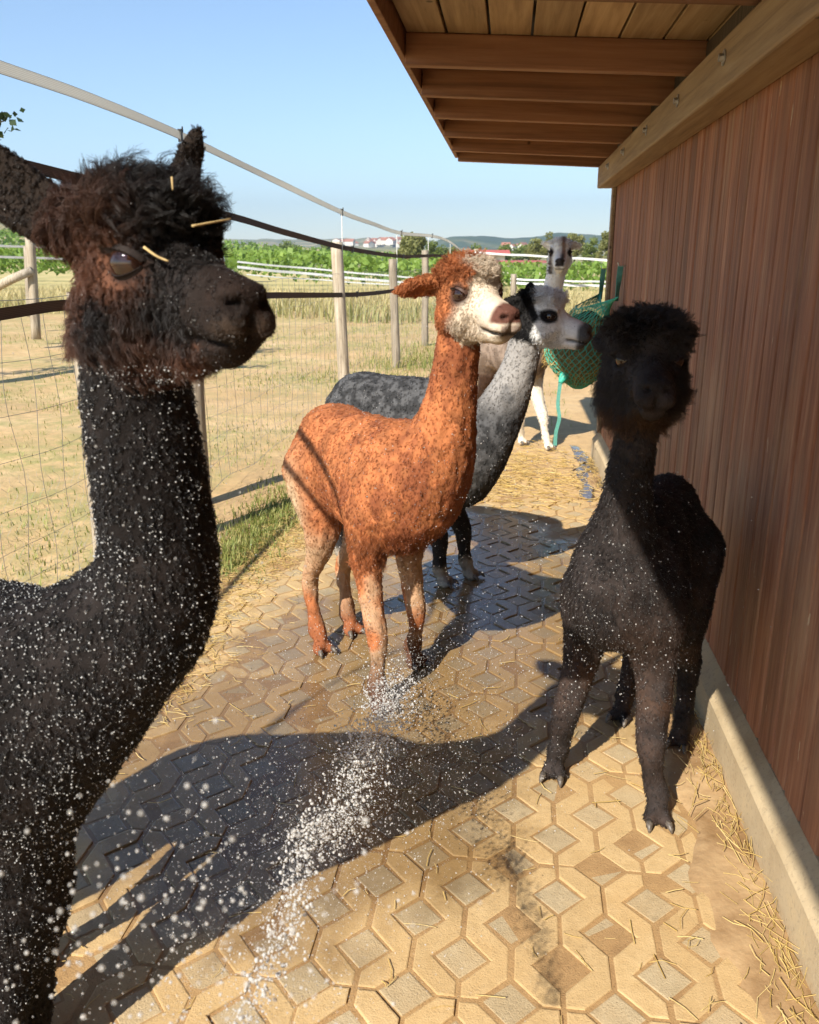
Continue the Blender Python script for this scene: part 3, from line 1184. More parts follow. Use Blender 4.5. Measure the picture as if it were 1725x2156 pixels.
n = 42000
yy = rng.uniform(18.5, 33, n)
xx = rng.uniform(-1, 1, n) * (10 + yy * 0.75) - 2
keep = (vnoise(np.stack([xx, yy, xx * 0], 1), 0.35, 3) > 0.2) & (yy > 19.5 + 2.5 * vnoise(np.stack([xx, yy * 0, xx * 0], 1), 0.3, 5) + np.where(xx > 1.0, 1.5, 0))
xx, yy = xx[keep], yy[keep]
gs = np.clip(0.15 + (yy - 19) / 8 + rng.normal(0, 0.22, len(xx)), 0, 1)
grass_blades("meadow_grass", np.stack([xx, yy], 1), 0.46, 0.016, M_DRYGRASS, "tall dry straw-yellow meadow grass beyond the paddock", 0.7, shade=gs)

# low green growth: fence foot, paving edge, patches in the paddock
pts, hs = [], []
def patch(px, py, n, sx, sy, h):
    c = gnd(px, py)
    q = rng.normal(size=(n, 2)) * np.array([sx, sy]) + c[:2]
    pts.append(q)
    hs.append(np.full(n, h))
for (px, py, n, sx, sy, h) in [(500, 1200, 700, 0.10, 0.10, 0.04), (540, 1130, 1100, 0.11, 0.22, 0.05), (575, 1090, 1000, 0.11, 0.25, 0.055), (600, 1040, 600, 0.12, 0.3, 0.05), (490, 1170, 400, 0.10, 0.12, 0.07),
                               (880, 770, 1500, 0.5, 0.9, 0.13), (900, 740, 900, 0.5, 0.9, 0.13), (800, 800, 400, 0.4, 0.4, 0.08), (660, 795, 350, 0.4, 0.3, 0.05), (560, 815, 200, 0.3, 0.3, 0.05), (150, 790, 260, 0.4, 0.3, 0.06), (160, 860, 200, 0.3, 0.2, 0.06),
                               (90, 1080, 300, 0.5, 0.4, 0.04), (150, 1120, 300, 0.5, 0.3, 0.04), (190, 690, 300, 0.9, 0.5, 0.10), (60, 950, 250, 0.6, 0.4, 0.04), (520, 960, 250, 0.4, 0.4, 0.04), (600, 800, 250, 0.5, 0.4, 0.05), (640, 760, 500, 1.2, 0.8, 0.06), (520, 720, 900, 2.0, 1.0, 0.09), (800, 700, 900, 1.5, 1.2, 0.10), (300, 900, 300, 0.8, 0.5, 0.04), (130, 720, 700, 1.6, 0.7, 0.08), (40, 830, 350, 0.6, 0.4, 0.05), (90, 1200, 300, 0.35, 0.25, 0.04), (610, 900, 350, 0.35, 0.6, 0.045), (470, 740, 250, 0.8, 0.6, 0.06), (1250, 850, 500, 0.5, 1.2, 0.06), (1180, 700, 400, 1.5, 1.5, 0.1)]:
    patch(px, py, n, sx, sy, h)
q = np.concatenate(pts)
hh = np.concatenate(hs)
ok = ~((q[:, 0] > -1.24) & (q[:, 1] < 3.5)) & ~((q[:, 0] > -1.02) & (q[:, 1] < 6.0)) & (q[:, 0] < 0.6)
q, hh = q[ok], hh[ok]
zz = ground_zs(q)
grass_blades("low_grass", q, hh, 0.0035, M_GREENGRASS, "short green grass and weeds along the fence foot and paving edge", 0.7, zz)


def tree(px, topy, boty, fwd, wpx, label, mat, nleaf=2600, group="trees beyond the vineyard", squash=1.0, seed=0):
    b = at(px, boty, fwd)
    top = at(px, topy, fwd)
    W = pxm(wpx, px, boty, fwd) / 2
    z0 = min(0.0, b[2])
    Ht = top[2] - z0
    root = empty("tree", (b[0], b[1], z0))
    tag(root, label, "tree", group)
    r = np.random.default_rng(seed + int(px))
    # trunk and limbs
    tr = [np.array((0, 0, -0.3)), np.array((W * 0.05, 0, Ht * 0.3)), np.array((-W * 0.04, 0, Ht * 0.62)), np.array((0, 0, Ht * 0.85))]
    parts = [tube_np(catmull(tr, 5), np.linspace(Ht * 0.035, Ht * 0.008, 16), 8)]
    lobes = []
    nl = 16
    for k in range(nl):
        a = 2 * np.pi * k / nl * 2.4 + r.uniform(0, 1)
        hgt = r.uniform(0.32, 0.93)
        rad = W * r.uniform(0.25, 0.72) * (1.15 - abs(hgt - 0.5) * 1.3)
        c = np.array((np.cos(a) * rad, np.sin(a) * rad * squash, Ht * hgt))
        lobes.append((c, W * r.uniform(0.26, 0.44)))
        if k % 2 == 0:
            st = np.array((0, 0, Ht * hgt * 0.6))
            parts.append(tube_np(catmull([st, (st + c) / 2 + np.array((0, 0, -Ht * 0.02)), c], 4), np.linspace(Ht * 0.013, Ht * 0.004, 9), 6))
    link_mesh("trunk", mesh_py("trunk", *join_vf(parts)), M_BARK, root)
    C, S = [], []
    for c, rr in lobes:
        n = int(nleaf / nl)
        d = r.normal(size=(n, 3))
        d /= np.linalg.norm(d, axis=1)[:, None]
        q = c + d * rr * (r.uniform(0.35, 1.12, n) ** 0.6)[:, None]
        C.append(q)
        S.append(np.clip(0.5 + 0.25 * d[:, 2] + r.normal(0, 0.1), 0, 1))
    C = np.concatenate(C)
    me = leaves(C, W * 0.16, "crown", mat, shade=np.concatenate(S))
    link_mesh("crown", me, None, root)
    return root


tree(868, 501, 560, 120, 82, "bushy olive-green tree left of the orange alpaca's head", M_TREE2, 4200, seed=1)
tree(912, 508, 560, 130, 44, "narrow green tree directly right of the bushy olive one", M_TREE, 2200, seed=2)
tree(956, 520, 560, 115, 40, "small round olive tree above the orange alpaca's topknot", M_TREE2, 1800, seed=3)
tree(935, 517, 556, 150, 36, "small green tree between the two olive ones", M_TREE, 1500, seed=4)
tree(1062, 519, 556, 170, 52, "low rounded tree above the white building's roof", M_TREE, 1700, seed=5)
tree(1128, 501, 556, 130, 48, "first tall tree left of the far white head", M_TREE2, 2400, seed=6)
tree(1152, 492, 556, 150, 44, "tall tree partly behind the far white head", M_TREE2, 2200, seed=7)
tree(1208, 493, 556, 140, 52, "tall olive tree right of the far white head", M_TREE2, 2600, seed=8)
tree(1243, 503, 556, 125, 46, "rounded tree second from the shed corner", M_TREE, 2200, seed=9)
tree(1278, 488, 556, 120, 52, "tall pale tree touching the shed corner", M_TREE2, 2600, seed=10)
tree(1100, 520, 556, 190, 60, "distant low tree left of the tall group", M_TREE, 1500, seed=11)
tree(610, 513, 545, 220, 60, "small dark tree above the vines left of the tall post", M_TREE, 900, seed=12)
tree(690, 517, 548, 240, 60, "low dark tree beside the tall round post", M_TREE, 900, seed=13)
tree(1010, 522, 556, 200, 60, "faint low tree behind the white building", M_TREE, 1200, seed=14)

# the leafy branch that enters at the left edge comes from a tree standing outside the picture
def edge_tree():
    b = at(-330, 900, 9.0)
    root = empty("tree", (b[0], b[1], 0))
    tag(root, "dark leafy tree at the left edge, only a branch tip showing", "tree")
    tip = at(8, 255, 9.0) - np.array((b[0], b[1], 0))
    parts = [tube_np(catmull([np.array((0, 0, -0.2)), np.array((0.1, 0, 1.6)), np.array((0.2, 0.1, 3.4)), np.array((0.1, 0, 4.6))], 5), np.linspace(0.17, 0.05, 16), 10)]
    tips = [tip]
    for k in range(14):
        a = k * 2.4
        tips.append(np.array((math.cos(a) * 1.0 - 0.5, math.sin(a) * 1.0, 2.7 + (k % 7) * 0.35)))
    C = []
    for i, tp in enumerate(tips):
        st = np.array((0.15, 0, 2.0 + 0.12 * i))
        P = catmull([st, (st + tp) / 2 + np.array((0, 0, 0.15)), tp], 5)
        parts.append(tube_np(P, np.linspace(0.035, 0.006, len(P)), 6))
        n = 260
        k = rng.integers(len(P) // 2, len(P), n)
        C.append(P[k] + rng.normal(0, 0.13 if i else 0.075, (n, 3)))
    link_mesh("trunk", mesh_py("trunk", *join_vf(parts)), M_BARK, root)
    link_mesh("crown", leaves(np.concatenate(C), 0.085, "crown", M_DARKLEAF), None, root)


edge_tree()


# ================================================================== HILLS, VILLAGE
def hill_mat(name, stops, sc_):
    t = NT(name)
    p = t.pos()
    n = t.noise(t.scale(p, sc_), 1.0, 6, 0.65)
    t.set(Base_Color=t.ramp(n, stops), Roughness=0.95)
    t.bump(t.noise(p, 0.03, 5, 0.7), 0.7, 12)
    return t.m


M_FOREST = hill_mat("wooded hillside", [(0.35, (0.025, 0.05, 0.016)), (0.5, (0.04, 0.07, 0.02)), (0.6, (0.09, 0.11, 0.035)), (0.68, (0.20, 0.18, 0.08))], (0.006, 0.006, 0.02))
M_FIELDS = hill_mat("far fields", [(0.35, (0.09, 0.12, 0.04)), (0.48, (0.12, 0.14, 0.05)), (0.55, (0.30, 0.25, 0.12)), (0.65, (0.40, 0.33, 0.17))], (0.004, 0.010, 0.03))


def ridge(name, label, mat, prof, fwd, depth, base=-2):
    """A long hill whose crest passes through the given picture points at that distance."""
    crest = catmull([at(px, py, fwd) for px, py in prof], 10)
    n = len(crest)
    V, F = [], []
    rows = [(-depth, 0.0), (-depth * 0.7, 0.25), (-depth * 0.4, 0.62), (-depth * 0.15, 0.92), (0, 1.0), (depth * 0.4, 0.8), (depth, 0.0)]
    for r, (dy, f) in enumerate(rows):
        for i, c in enumerate(crest):
            q = c.copy()
            sc_ = 1 + dy / fwd
            j = (float(vnoise(np.array([[c[0] * 0.01, dy * 0.01, 0]]), 2.0, 7)[0]) - 0.5) * 0.25 * (0 < f < 1)
            jj = (float(vnoise(np.array([[c[0] * 0.02, dy, 0]]), 2.0, 9)[0]) - 0.5) * 6.0 * (f > 0.2)
            V.append((q[0] * sc_, q[1] * sc_, base + (q[2] - base) * np.clip(f + j, 0, 1.1) + jj))
    for r in range(len(rows) - 1):
        for i in range(n - 1):
            F.append((r * n + i, r * n + i + 1, (r + 1) * n + i + 1, (r + 1) * n + i))
    o = link_mesh(name, mesh_py(name, V, F, True), mat)
    tag(o, label, kind="structure")
    return o


ridge("hills", "wooded blue-green ridge behind the trees", M_FOREST, [(700, 540), (850, 528), (910, 508), (940, 500), (985, 497), (1030, 499), (1075, 503), (1110, 500), (1150, 495), (1200, 492), (1250, 494), (1300, 492), (1500, 486), (1900, 500)], 2300, 700)
ridge("hills_far", "pale farmland rise on the skyline", M_FIELDS, [(-700, 470), (-200, 476), (100, 492), (300, 500), (500, 504), (600, 503), (700, 503), (800, 502), (900, 505), (1000, 512), (1200, 520)], 2600, 800)
ridge("hills_left", "green and straw-coloured vineyard slope at the left edge", M_FIELDS, [(-900, 400), (-300, 425), (-60, 444), (20, 452), (60, 462), (120, 480), (200, 497), (300, 520), (400, 545)], 420, 150)

M_HWALL = flat("house plaster", (0.62, 0.58, 0.52), 0.9, 0.12, 0.4)
M_HROOF = flat("tile roof", (0.33, 0.13, 0.075), 0.9, 0.25, 0.6)


def house_proto():
    w, d, h = 9.0, 11.0, 5.5
    V = [(-w / 2, -d / 2, 0), (w / 2, -d / 2, 0), (w / 2, d / 2, 0), (-w / 2, d / 2, 0), (-w / 2, -d / 2, h), (w / 2, -d / 2, h), (w / 2, d / 2, h), (-w / 2, d / 2, h), (0, -d / 2, h + 3.0), (0, d / 2, h + 3.0)]
    wall = mesh_py("wall", V, [(0, 1, 5, 8, 4), (2, 3, 7, 9, 6), (1, 2, 6, 5), (3, 0, 4, 7)])
    e = 0.5
    k = 0.25
    R = [(-w / 2 - e, -d / 2 - e, h - 0.3), (0, -d / 2 - e, h + 3.05), (0, d / 2 + e, h + 3.05), (-w / 2 - e, d / 2 + e, h - 0.3), (w / 2 + e, -d / 2 - e, h - 0.3), (w / 2 + e, d / 2 + e, h - 0.3)]
    R2 = [(x, y, z + k) for x, y, z in R]
    roof = mesh_py("roof", R + R2, [(0, 1, 2, 3), (1, 4, 5, 2), (6, 9, 8, 7), (7, 8, 11, 10), (0, 6, 7, 1), (1, 7, 10, 4), (3, 2, 8, 9), (2, 5, 11, 8), (0, 3, 9, 6), (4, 10, 11, 5)])
    wall.materials.append(M_HWALL)
    roof.materials.append(M_HROOF)
    return wall, roof


HW, HR = house_proto()
hr = random.Random(3)
def village(x0, x1, y0, y1, n, f0, f1, group, label):
    for k in range(n):
        px, py = hr.uniform(x0, x1), hr.uniform(y0, y1)
        f = hr.uniform(f0, f1)
        p = at(px, py, f)
        root = empty("village_house", (p[0], p[1], p[2] - 5.0), hr.uniform(0, 3.14))
        root.scale = (hr.uniform(0.8, 1.7), hr.uniform(0.8, 1.5), hr.uniform(0.9, 1.4))
        tag(root, label, "house", group)
        link_mesh("wall", HW, None, root)
        link_mesh("roof", HR, None, root)


village(775, 858, 506, 516, 34, 1500, 1750, "houses of the distant village", "tiny pale house in the distant village left of the olive tree")
village(700, 770, 507, 513, 9, 1650, 1800, "houses at the village's edge", "tiny pale house at the village's thin left end")
village(1040, 1110, 519, 524, 6, 1200, 1500, "houses below the wooded ridge", "tiny pale house below the wooded ridge")

# white barn with a red roof and a red-roofed greenhouse behind the vines
def barn(px, py, fwd, wpx, h, roofh, label, name="farm_building"):
    b = at(px, py, fwd)
    W = pxm(wpx, px, py, fwd)
    root = empty(name, (b[0], b[1], 0), YAW)
    tag(root, label, "building")
    w, d = W, W * 0.8
    V = [(-w / 2, -d / 2, -1), (w / 2, -d / 2, -1), (w / 2, d / 2, -1), (-w / 2, d / 2, -1), (-w / 2, -d / 2, h), (w / 2, -d / 2, h), (w / 2, d / 2, h), (-w / 2, d / 2, h)]
    m = mesh_py("wall", V, [(0, 1, 5, 4), (1, 2, 6, 5), (2, 3, 7, 6), (3, 0, 4, 7), (4, 5, 6, 7)])
    link_mesh("wall", m, M_HWALL, root)
    e = 0.6
    V = [(-w / 2 - e, -d / 2 - e, h), (w / 2 + e, -d / 2 - e, h), (w / 2 + e, d / 2 + e, h), (-w / 2 - e, d / 2 + e, h), (-w / 2 - e, 0, h + roofh), (w / 2 + e, 0, h + roofh)]
    m = mesh_py("roof", V, [(0, 1, 5, 4), (2, 3, 4, 5), (0, 4, 3), (1, 2, 5), (0, 3, 2, 1)])
    link_mesh("roof", m, M_REDROOF, root)
    return root


M_REDROOF = flat("red roof", (0.34, 0.085, 0.07), 0.8, 0.2, 0.5)
b = at(1035, 536, 150)
barn(1030, 541, 100, 62, at(1035, 537, 100)[2], 0.55, "white building with a red roof behind the vineyard")
barn(1092, 551, 80, 84, at(1092, 553, 80)[2], 0.2, "long low red-roofed building half hidden by vines", "farm_building")

# ================================================================== ALPACAS
class Field:
    """Signed distance field on a grid; primitives are blended in inside their own boxes."""
    def __init__(s, lo, hi, h):
        s.h = h
        s.lo = np.array(lo, float)
        s.n = np.ceil((np.array(hi) - s.lo) / h).astype(int) + 1
        s.f = np.full(s.n, 0.5, np.float32)

    def box(s, lo, hi):
        a = np.clip(np.floor((np.array(lo) - s.lo) / s.h).astype(int), 0, s.n)
        b = np.clip(np.ceil((np.array(hi) - s.lo) / s.h).astype(int) + 1, 0, s.n)
        if np.any(b <= a):
            return None
        ax = [(s.lo[i] + s.h * np.arange(a[i], b[i])).astype(np.float32) for i in range(3)]
        X, Y, Z = np.meshgrid(*ax, indexing='ij')
        return (slice(a[0], b[0]), slice(a[1], b[1]), slice(a[2], b[2])), np.stack([X, Y, Z], -1)

    def blend(s, sl, d, k, sub=False):
        f = s.f[sl]
        if sub:
            d = -d
            h = np.maximum(k - np.abs(f - d), 0) / k
            s.f[sl] = np.maximum(f, d) + h * h * k * 0.25
        else:
            h = np.maximum(k - np.abs(f - d), 0) / k
            s.f[sl] = np.minimum(f, d) - h * h * k * 0.25

    def cap(s, a, ra, b, rb, k=0.03):
        a, b = np.array(a, float), np.array(b, float)
        m = max(ra, rb) + k + 3 * s.h
        r = s.box(np.minimum(a, b) - m, np.maximum(a, b) + m)
        if r is None:
            return
        sl, P = r
        ab = b - a
        t = np.clip(((P - a) @ ab) / (ab @ ab + 1e-12), 0, 1)
        d = np.linalg.norm(P - a - t[..., None] * ab, axis=-1) - (ra + (rb - ra) * t)
        s.blend(sl, d, k)

    def chain(s, pts, rad, k=0.03, sub=4):
        Q = catmull(np.column_stack([np.array(pts, float), rad]), sub)
        for i in range(len(Q) - 1):
            s.cap(Q[i, :3], Q[i, 3], Q[i + 1, :3], Q[i + 1, 3], k if i == 0 else min(k, 0.02))

    def ell(s, c, R, r, k=0.03, sub=False):
        c, r = np.array(c, float), np.array(r, float)
        e = np.sqrt(((np.asarray(R) * r) ** 2).sum(1)) + k + 3 * s.h
        b = s.box(c - e, c + e)
        if b is None:
            return
        sl, P = b
        q = (P - c) @ np.asarray(R)
        k0 = np.linalg.norm(q / r, axis=-1)
        k1 = np.linalg.norm(q / (r * r), axis=-1) + 1e-9
        s.blend(sl, k0 * (k0 - 1) / k1, k, sub)

    def mesh(s):
        f = s.f
        ins = f < 0
        cnt = np.zeros(np.array(f.shape) - 1, np.int8)
        cs = [(i, j, k) for i in (0, 1) for j in (0, 1) for k in (0, 1)]
        nx, ny, nz = cnt.shape
        for i, j, k in cs:
            cnt += ins[i:i + nx, j:j + ny, k:k + nz]
        act = np.argwhere((cnt > 0) & (cnt < 8))
        vals = np.stack([f[act[:, 0] + i, act[:, 1] + j, act[:, 2] + k] for i, j, k in cs], 1)
        acc = np.zeros((len(act), 3))
        num = np.zeros(len(act))
        for a in range(8):
            for b in range(a + 1, 8):
                da = np.array(cs[b]) - np.array(cs[a])
                if np.abs(da).sum() != 1:
                    continue
                va, vb = vals[:, a], vals[:, b]
                m = (va < 0) != (vb < 0)
                t = np.where(m, va / (va - vb + 1e-12), 0)
                acc += np.where(m[:, None], np.array(cs[a]) + t[:, None] * da, 0)
                num += m
        V = s.lo + s.h * (act + acc / num[:, None])
        idx = np.full(cnt.shape, -1, np.int64)
        idx[act[:, 0], act[:, 1], act[:, 2]] = np.arange(len(act))
        F = []
        for ax in range(3):
            sa = [slice(None)] * 3
            sb = [slice(None)] * 3
            sa[ax], sb[ax] = slice(0, -1), slice(1, None)
            A, B = ins[tuple(sa)], ins[tuple(sb)]
            e = np.argwhere(A != B)
            u, v = (ax + 1) % 3, (ax + 2) % 3
            ok = (e[:, u] > 0) & (e[:, v] > 0) & (e[:, u] < cnt.shape[u]) & (e[:, v] < cnt.shape[v])
            e = e[ok]
            flip = A[tuple(e.T)]
            q = []
            for du, dv in ((-1, -1), (0, -1), (0, 0), (-1, 0)):
                c = e.copy()
                c[:, u] += du
                c[:, v] += dv
                q.append(idx[tuple(c.T)])
            q = np.stack(q, 1)
            q = np.where(flip[:, None], q, q[:, ::-1])
            F.append(q)
        F = np.concatenate(F)
        F = F[(F >= 0).all(1)]
        return V, F


def vert_normals(V, F):
    a = V[F[:, 2]] - V[F[:, 0]]
    b = V[F[:, 3]] - V[F[:, 1]]
    n = np.cross(a, b)
    N = np.zeros_like(V)
    for i in range(4):
        np.add.at(N, F[:, i], n)
    return N / (np.linalg.norm(N, axis=1)[:, None] + 1e-12)


def smooth_mesh(V, F, it=3):
    for _ in range(it):
        S = np.zeros_like(V)
        c = np.zeros(len(V))
        for i in range(4):
            a, b = F[:, i], F[:, (i + 1) % 4]
            np.add.at(S, a, V[b])
            np.add.at(c, a, 1)
            np.add.at(S, b, V[a])
            np.add.at(c, b, 1)
        V = V * 0.45 + 0.55 * S / np.maximum(c, 1)[:, None]
    return V


def frame(fwd, roll=0.0):
    f = np.array(fwd, float)
    f /= np.linalg.norm(f)
    l = np.cross((0, 0, 1.0), f)
    l /= np.linalg.norm(l)
    u = np.cross(f, l)
    c, s_ = math.cos(roll), math.sin(roll)
    l, u = l * c + u * s_, u * c - l * s_
    return np.column_stack([f, l, u])          # columns: forward, left, up


def head_prims(fd, O, R, s, tk=1.0, chops=1.0, ears=None, sock=True, eye=1.0, tkb=1.0, ew=1.0):
    """The head around its skull centre O, axes R (forward, left, up), size s."""
    def W(p):
        return O + R @ (np.array(p) * s)

    def E(c, r, k=0.02, sub=False, rot=None):
        fd.ell(W(c), R if rot is None else R @ rot, np.array(r) * s, k * s, sub)

    E((0, 0, 0), (0.082, 0.070, 0.075))
    fd.cap(W((0.03, 0, -0.002)), 0.062 * s, W((0.15, 0, -0.045)), 0.036 * s, 0.03 * s)
    E((0.160, 0, -0.046), (0.058, 0.043, 0.043), 0.03)
    for y in (-1, 1):
        E((0.192, y * 0.020, -0.061), (0.034, 0.027, 0.030), 0.010)
        E((0.035, y * 0.040, -0.045), (0.062, 0.034, 0.052), 0.03)
        E((0.052, y * 0.057, 0.026), (0.036, 0.016, 0.013), 0.016)
        E((0.055, y * 0.060, -0.020), (0.030, 0.012, 0.010), 0.014)
        E((0.195, y * 0.022, -0.030), (0.022, 0.014, 0.014), 0.012)
        E((0.004, y * 0.050, -0.055), (0.058 * chops, 0.036 * chops, 0.060 * chops), 0.03)
    E((0.200, 0, -0.027), (0.022, 0.026, 0.016), 0.014)
    fd.cap(W((0.04, 0, -0.085)), 0.042 * s * (0.7 + 0.3 * chops), W((0.165, 0, -0.093)), 0.024 * s, 0.025 * s)
    E((0.175, 0, -0.092), (0.030, 0.026, 0.020), 0.012)
    # mouth slit and nostrils
    for y in (-1, 1):
        E((0.175, y * 0.034, -0.0795), (0.050, 0.016, 0.0042), 0.006, True)
        E((0.216, y * 0.023, -0.036), (0.0165, 0.0105, 0.0064), 0.006, True, rot=np.array(Matrix.Rotation(y * 0.7, 3, 'Z')))
    E((0.218, 0, -0.066), (0.016, 0.0032, 0.018), 0.005, True)
    # topknot
    if tk > 0:
        E((-0.005, 0, 0.052), (0.092 * tk, 0.086 * tk, 0.050 * tk), 0.03)
        E((0.045, 0, 0.060), (0.055 * tk, 0.066 * tk, 0.034 * tk), 0.03)
        E((-0.05, 0, 0.01), (0.05 * tk * tkb, 0.075 * tk * tkb, 0.07 * tk * tkb), 0.03)
    if sock:
        for y in (-1, 1):
            E((0.060, y * 0.0775, 0.003), (0.0225 * eye, 0.020, 0.0150 * eye), 0.007, True)
    # ears: long leaf with a hollow facing forward
    for side, (base, d, ln, face, *ewx) in (ears or {}).items():
        ew_ = ewx[0] if ewx else ew
        d = np.array(d, float)
        d /= np.linalg.norm(d)
        face = np.array(face, float)
        face -= d * (face @ d)
        face /= np.linalg.norm(face)
        sd = np.cross(face, d)
        M = np.column_stack([d, sd, face])
        b = np.array(base)
        E(b + d * ln * 0.25, (ln * 0.40, 0.029 * ew_, 0.018), 0.02, rot=M)
        E(b + d * ln * 0.52, (ln * 0.50, 0.034 * ew_, 0.013), 0.015, rot=M)
        E(b + d * ln * 0.86 + face * 0.004, (ln * 0.26, 0.012, 0.007), 0.012, rot=M)
        E(b + d * ln * 0.52 + face * 0.014, (ln * 0.36, 0.019 * ew_, 0.0085), 0.006, True, rot=M)


def toe_prims(fd, foot, d, s, nails):
    d = np.array((d[0], d[1], 0.0))
    d /= np.linalg.norm(d)
    l = np.array((-d[1], d[0], 0))
    for y in (-1, 1):
        dd = d + l * y * 0.22
        dd /= np.linalg.norm(dd)
        M = np.column_stack([dd, np.array((-dd[1], dd[0], 0)), (0, 0, 1.0)])
        c = foot + dd * 0.020 * s + l * y * 0.0165 * s
        fd.ell(c + np.array((0, 0, 0.022 * s)), M, np.array((0.040, 0.0175, 0.021)) * s, 0.012)
        nails.append((c + dd * 0.036 * s + np.array((0, 0, 0.022 * s)), dd))


def leg_prims(fd, hip, foot, h, front, s, nails, bulk=1.0, toe=None, bend=1.0, lift=0.0):
    hip, foot = np.array(hip, float), np.array(foot, float)
    hv = np.array((h[0], h[1], 0))
    L = lambda t, o=0.0: hip + (foot - hip) * t + hv * o * s
    ank = foot + np.array((0, 0, 0.075 * s)) - hv * 0.012 * s
    if front:
        pts = [hip, L(0.28, -0.035), L(0.50, -0.012), L(0.635, 0.012), L(0.78, 0.004), ank]
        rad = [0.085, 0.056 * bulk, 0.041 * bulk, 0.034 * bulk, 0.0225 * bulk, 0.027]
    else:
        pts = [hip, L(0.28, 0.055 * bend), L(0.47, 0.0), L(0.62, -0.065 * bend), L(0.80, -0.04 * bend), ank - hv * 0.01]
        rad = [0.105, 0.080 * bulk, 0.046 * bulk, 0.034 * bulk, 0.0235 * bulk, 0.028]
    fd.chain(pts, [r * s for r in rad], 0.05 * s, 4)
    fd.cap(ank, 0.027 * s, foot + np.array((0, 0, 0.030 * s)) + hv * 0.012 * s, 0.026 * s, 0.015)
    toe_prims(fd, foot, h if toe is None else toe, s, nails)


M_EYE = None


def eye_material():
    t = NT("dark wet eye")
    v = t.objco()
    n = t.noise(v, 40, 3)
    t.set(Base_Color=t.ramp(n, [(0.3, (0.010, 0.005, 0.004)), (0.7, (0.035, 0.014, 0.008))]), Roughness=0.04)
    t.b.inputs["Coat Weight"].default_value = 0.25
    t.b.inputs["Coat Roughness"].default_value = 0.02
    return t.m


def horn_material():
    t = NT("dark toenail")
    v = t.objco(9)
    t.set(Base_Color=t.ramp(t.noise(t.scale(v, (1, 1, 8)), 60, 3), [(0.3, (0.03, 0.025, 0.022)), (0.7, (0.16, 0.13, 0.10))]), Roughness=0.45)
    return t.m


M_EYE = eye_material()
M_HORN = horn_material()
M_LASH = flat("black eyelash", (0.012, 0.009, 0.008), 0.5, 0.2, 80)
LID_DARK = flat("dark eyelid skin", (0.022, 0.016, 0.014), 0.85, 0.3, 200, spec=0.2)
LID_BROWN = flat("brown eyelid skin", (0.06, 0.028, 0.018), 0.6, 0.3, 200)


def coat_material(name, rough, bump, bscale, lo=0.7, spec=0.3):
    t = NT(name)
    c = t.attr("coat")
    v = t.objco()
    n = t.noise(v, bscale, 5, 0.65, 0.6)
    n2 = t.noise(v, bscale * 4, 3)
    f = t.ramp(n, [(0.3, lo), (0.7, 1.1)])
    t.set(Base_Color=t.mix(1.0, c, f, 'MULTIPLY'), Roughness=rough)
    t.b.inputs["Specular IOR Level"].default_value = spec
    t.bump(t.math('ADD', n, t.math('MULTIPLY', n2, 0.4)), bump, 0.008)
    return t.m


def hair_material(name, rough=0.45, spec=0.5):
    t = NT(name)
    c = t.attr("coat")
    t.set(Base_Color=c, Roughness=rough)
    t.b.inputs["Specular IOR Level"].default_value = spec
    t.b.inputs["Sheen Weight"].default_value = 0.0
    tr = t.n("ShaderNodeBsdfTranslucent")
    t.l(c, tr.inputs[0])
    mx = t.n("ShaderNodeMixShader")
    mx.inputs[0].default_value = 0.3
    t.l(t.b.outputs[0], mx.inputs[1])
    t.l(tr.outputs[0], mx.inputs[2])
    t.l(mx.outputs[0], t.out.inputs[0])
    return t.m


CAMP = np.array((0, 0, CAM_H))


def in_view(P, margin=0.12):
    x = P - CAMP
    r = x[:, 0] * _cy + x[:, 1] * _sy
    f = -x[:, 0] * _sy + x[:, 1] * _cy
    d = f * _cp - x[:, 2] * _sp
    u = f * _sp + x[:, 2] * _cp
    px = r / np.maximum(d, 1e-3) * FPX / 862.5
    py = u / np.maximum(d, 1e-3) * FPX / 1078
    return (d > 0.05) & (np.abs(px) < 1 + margin) & (np.abs(py) < 1 + margin)


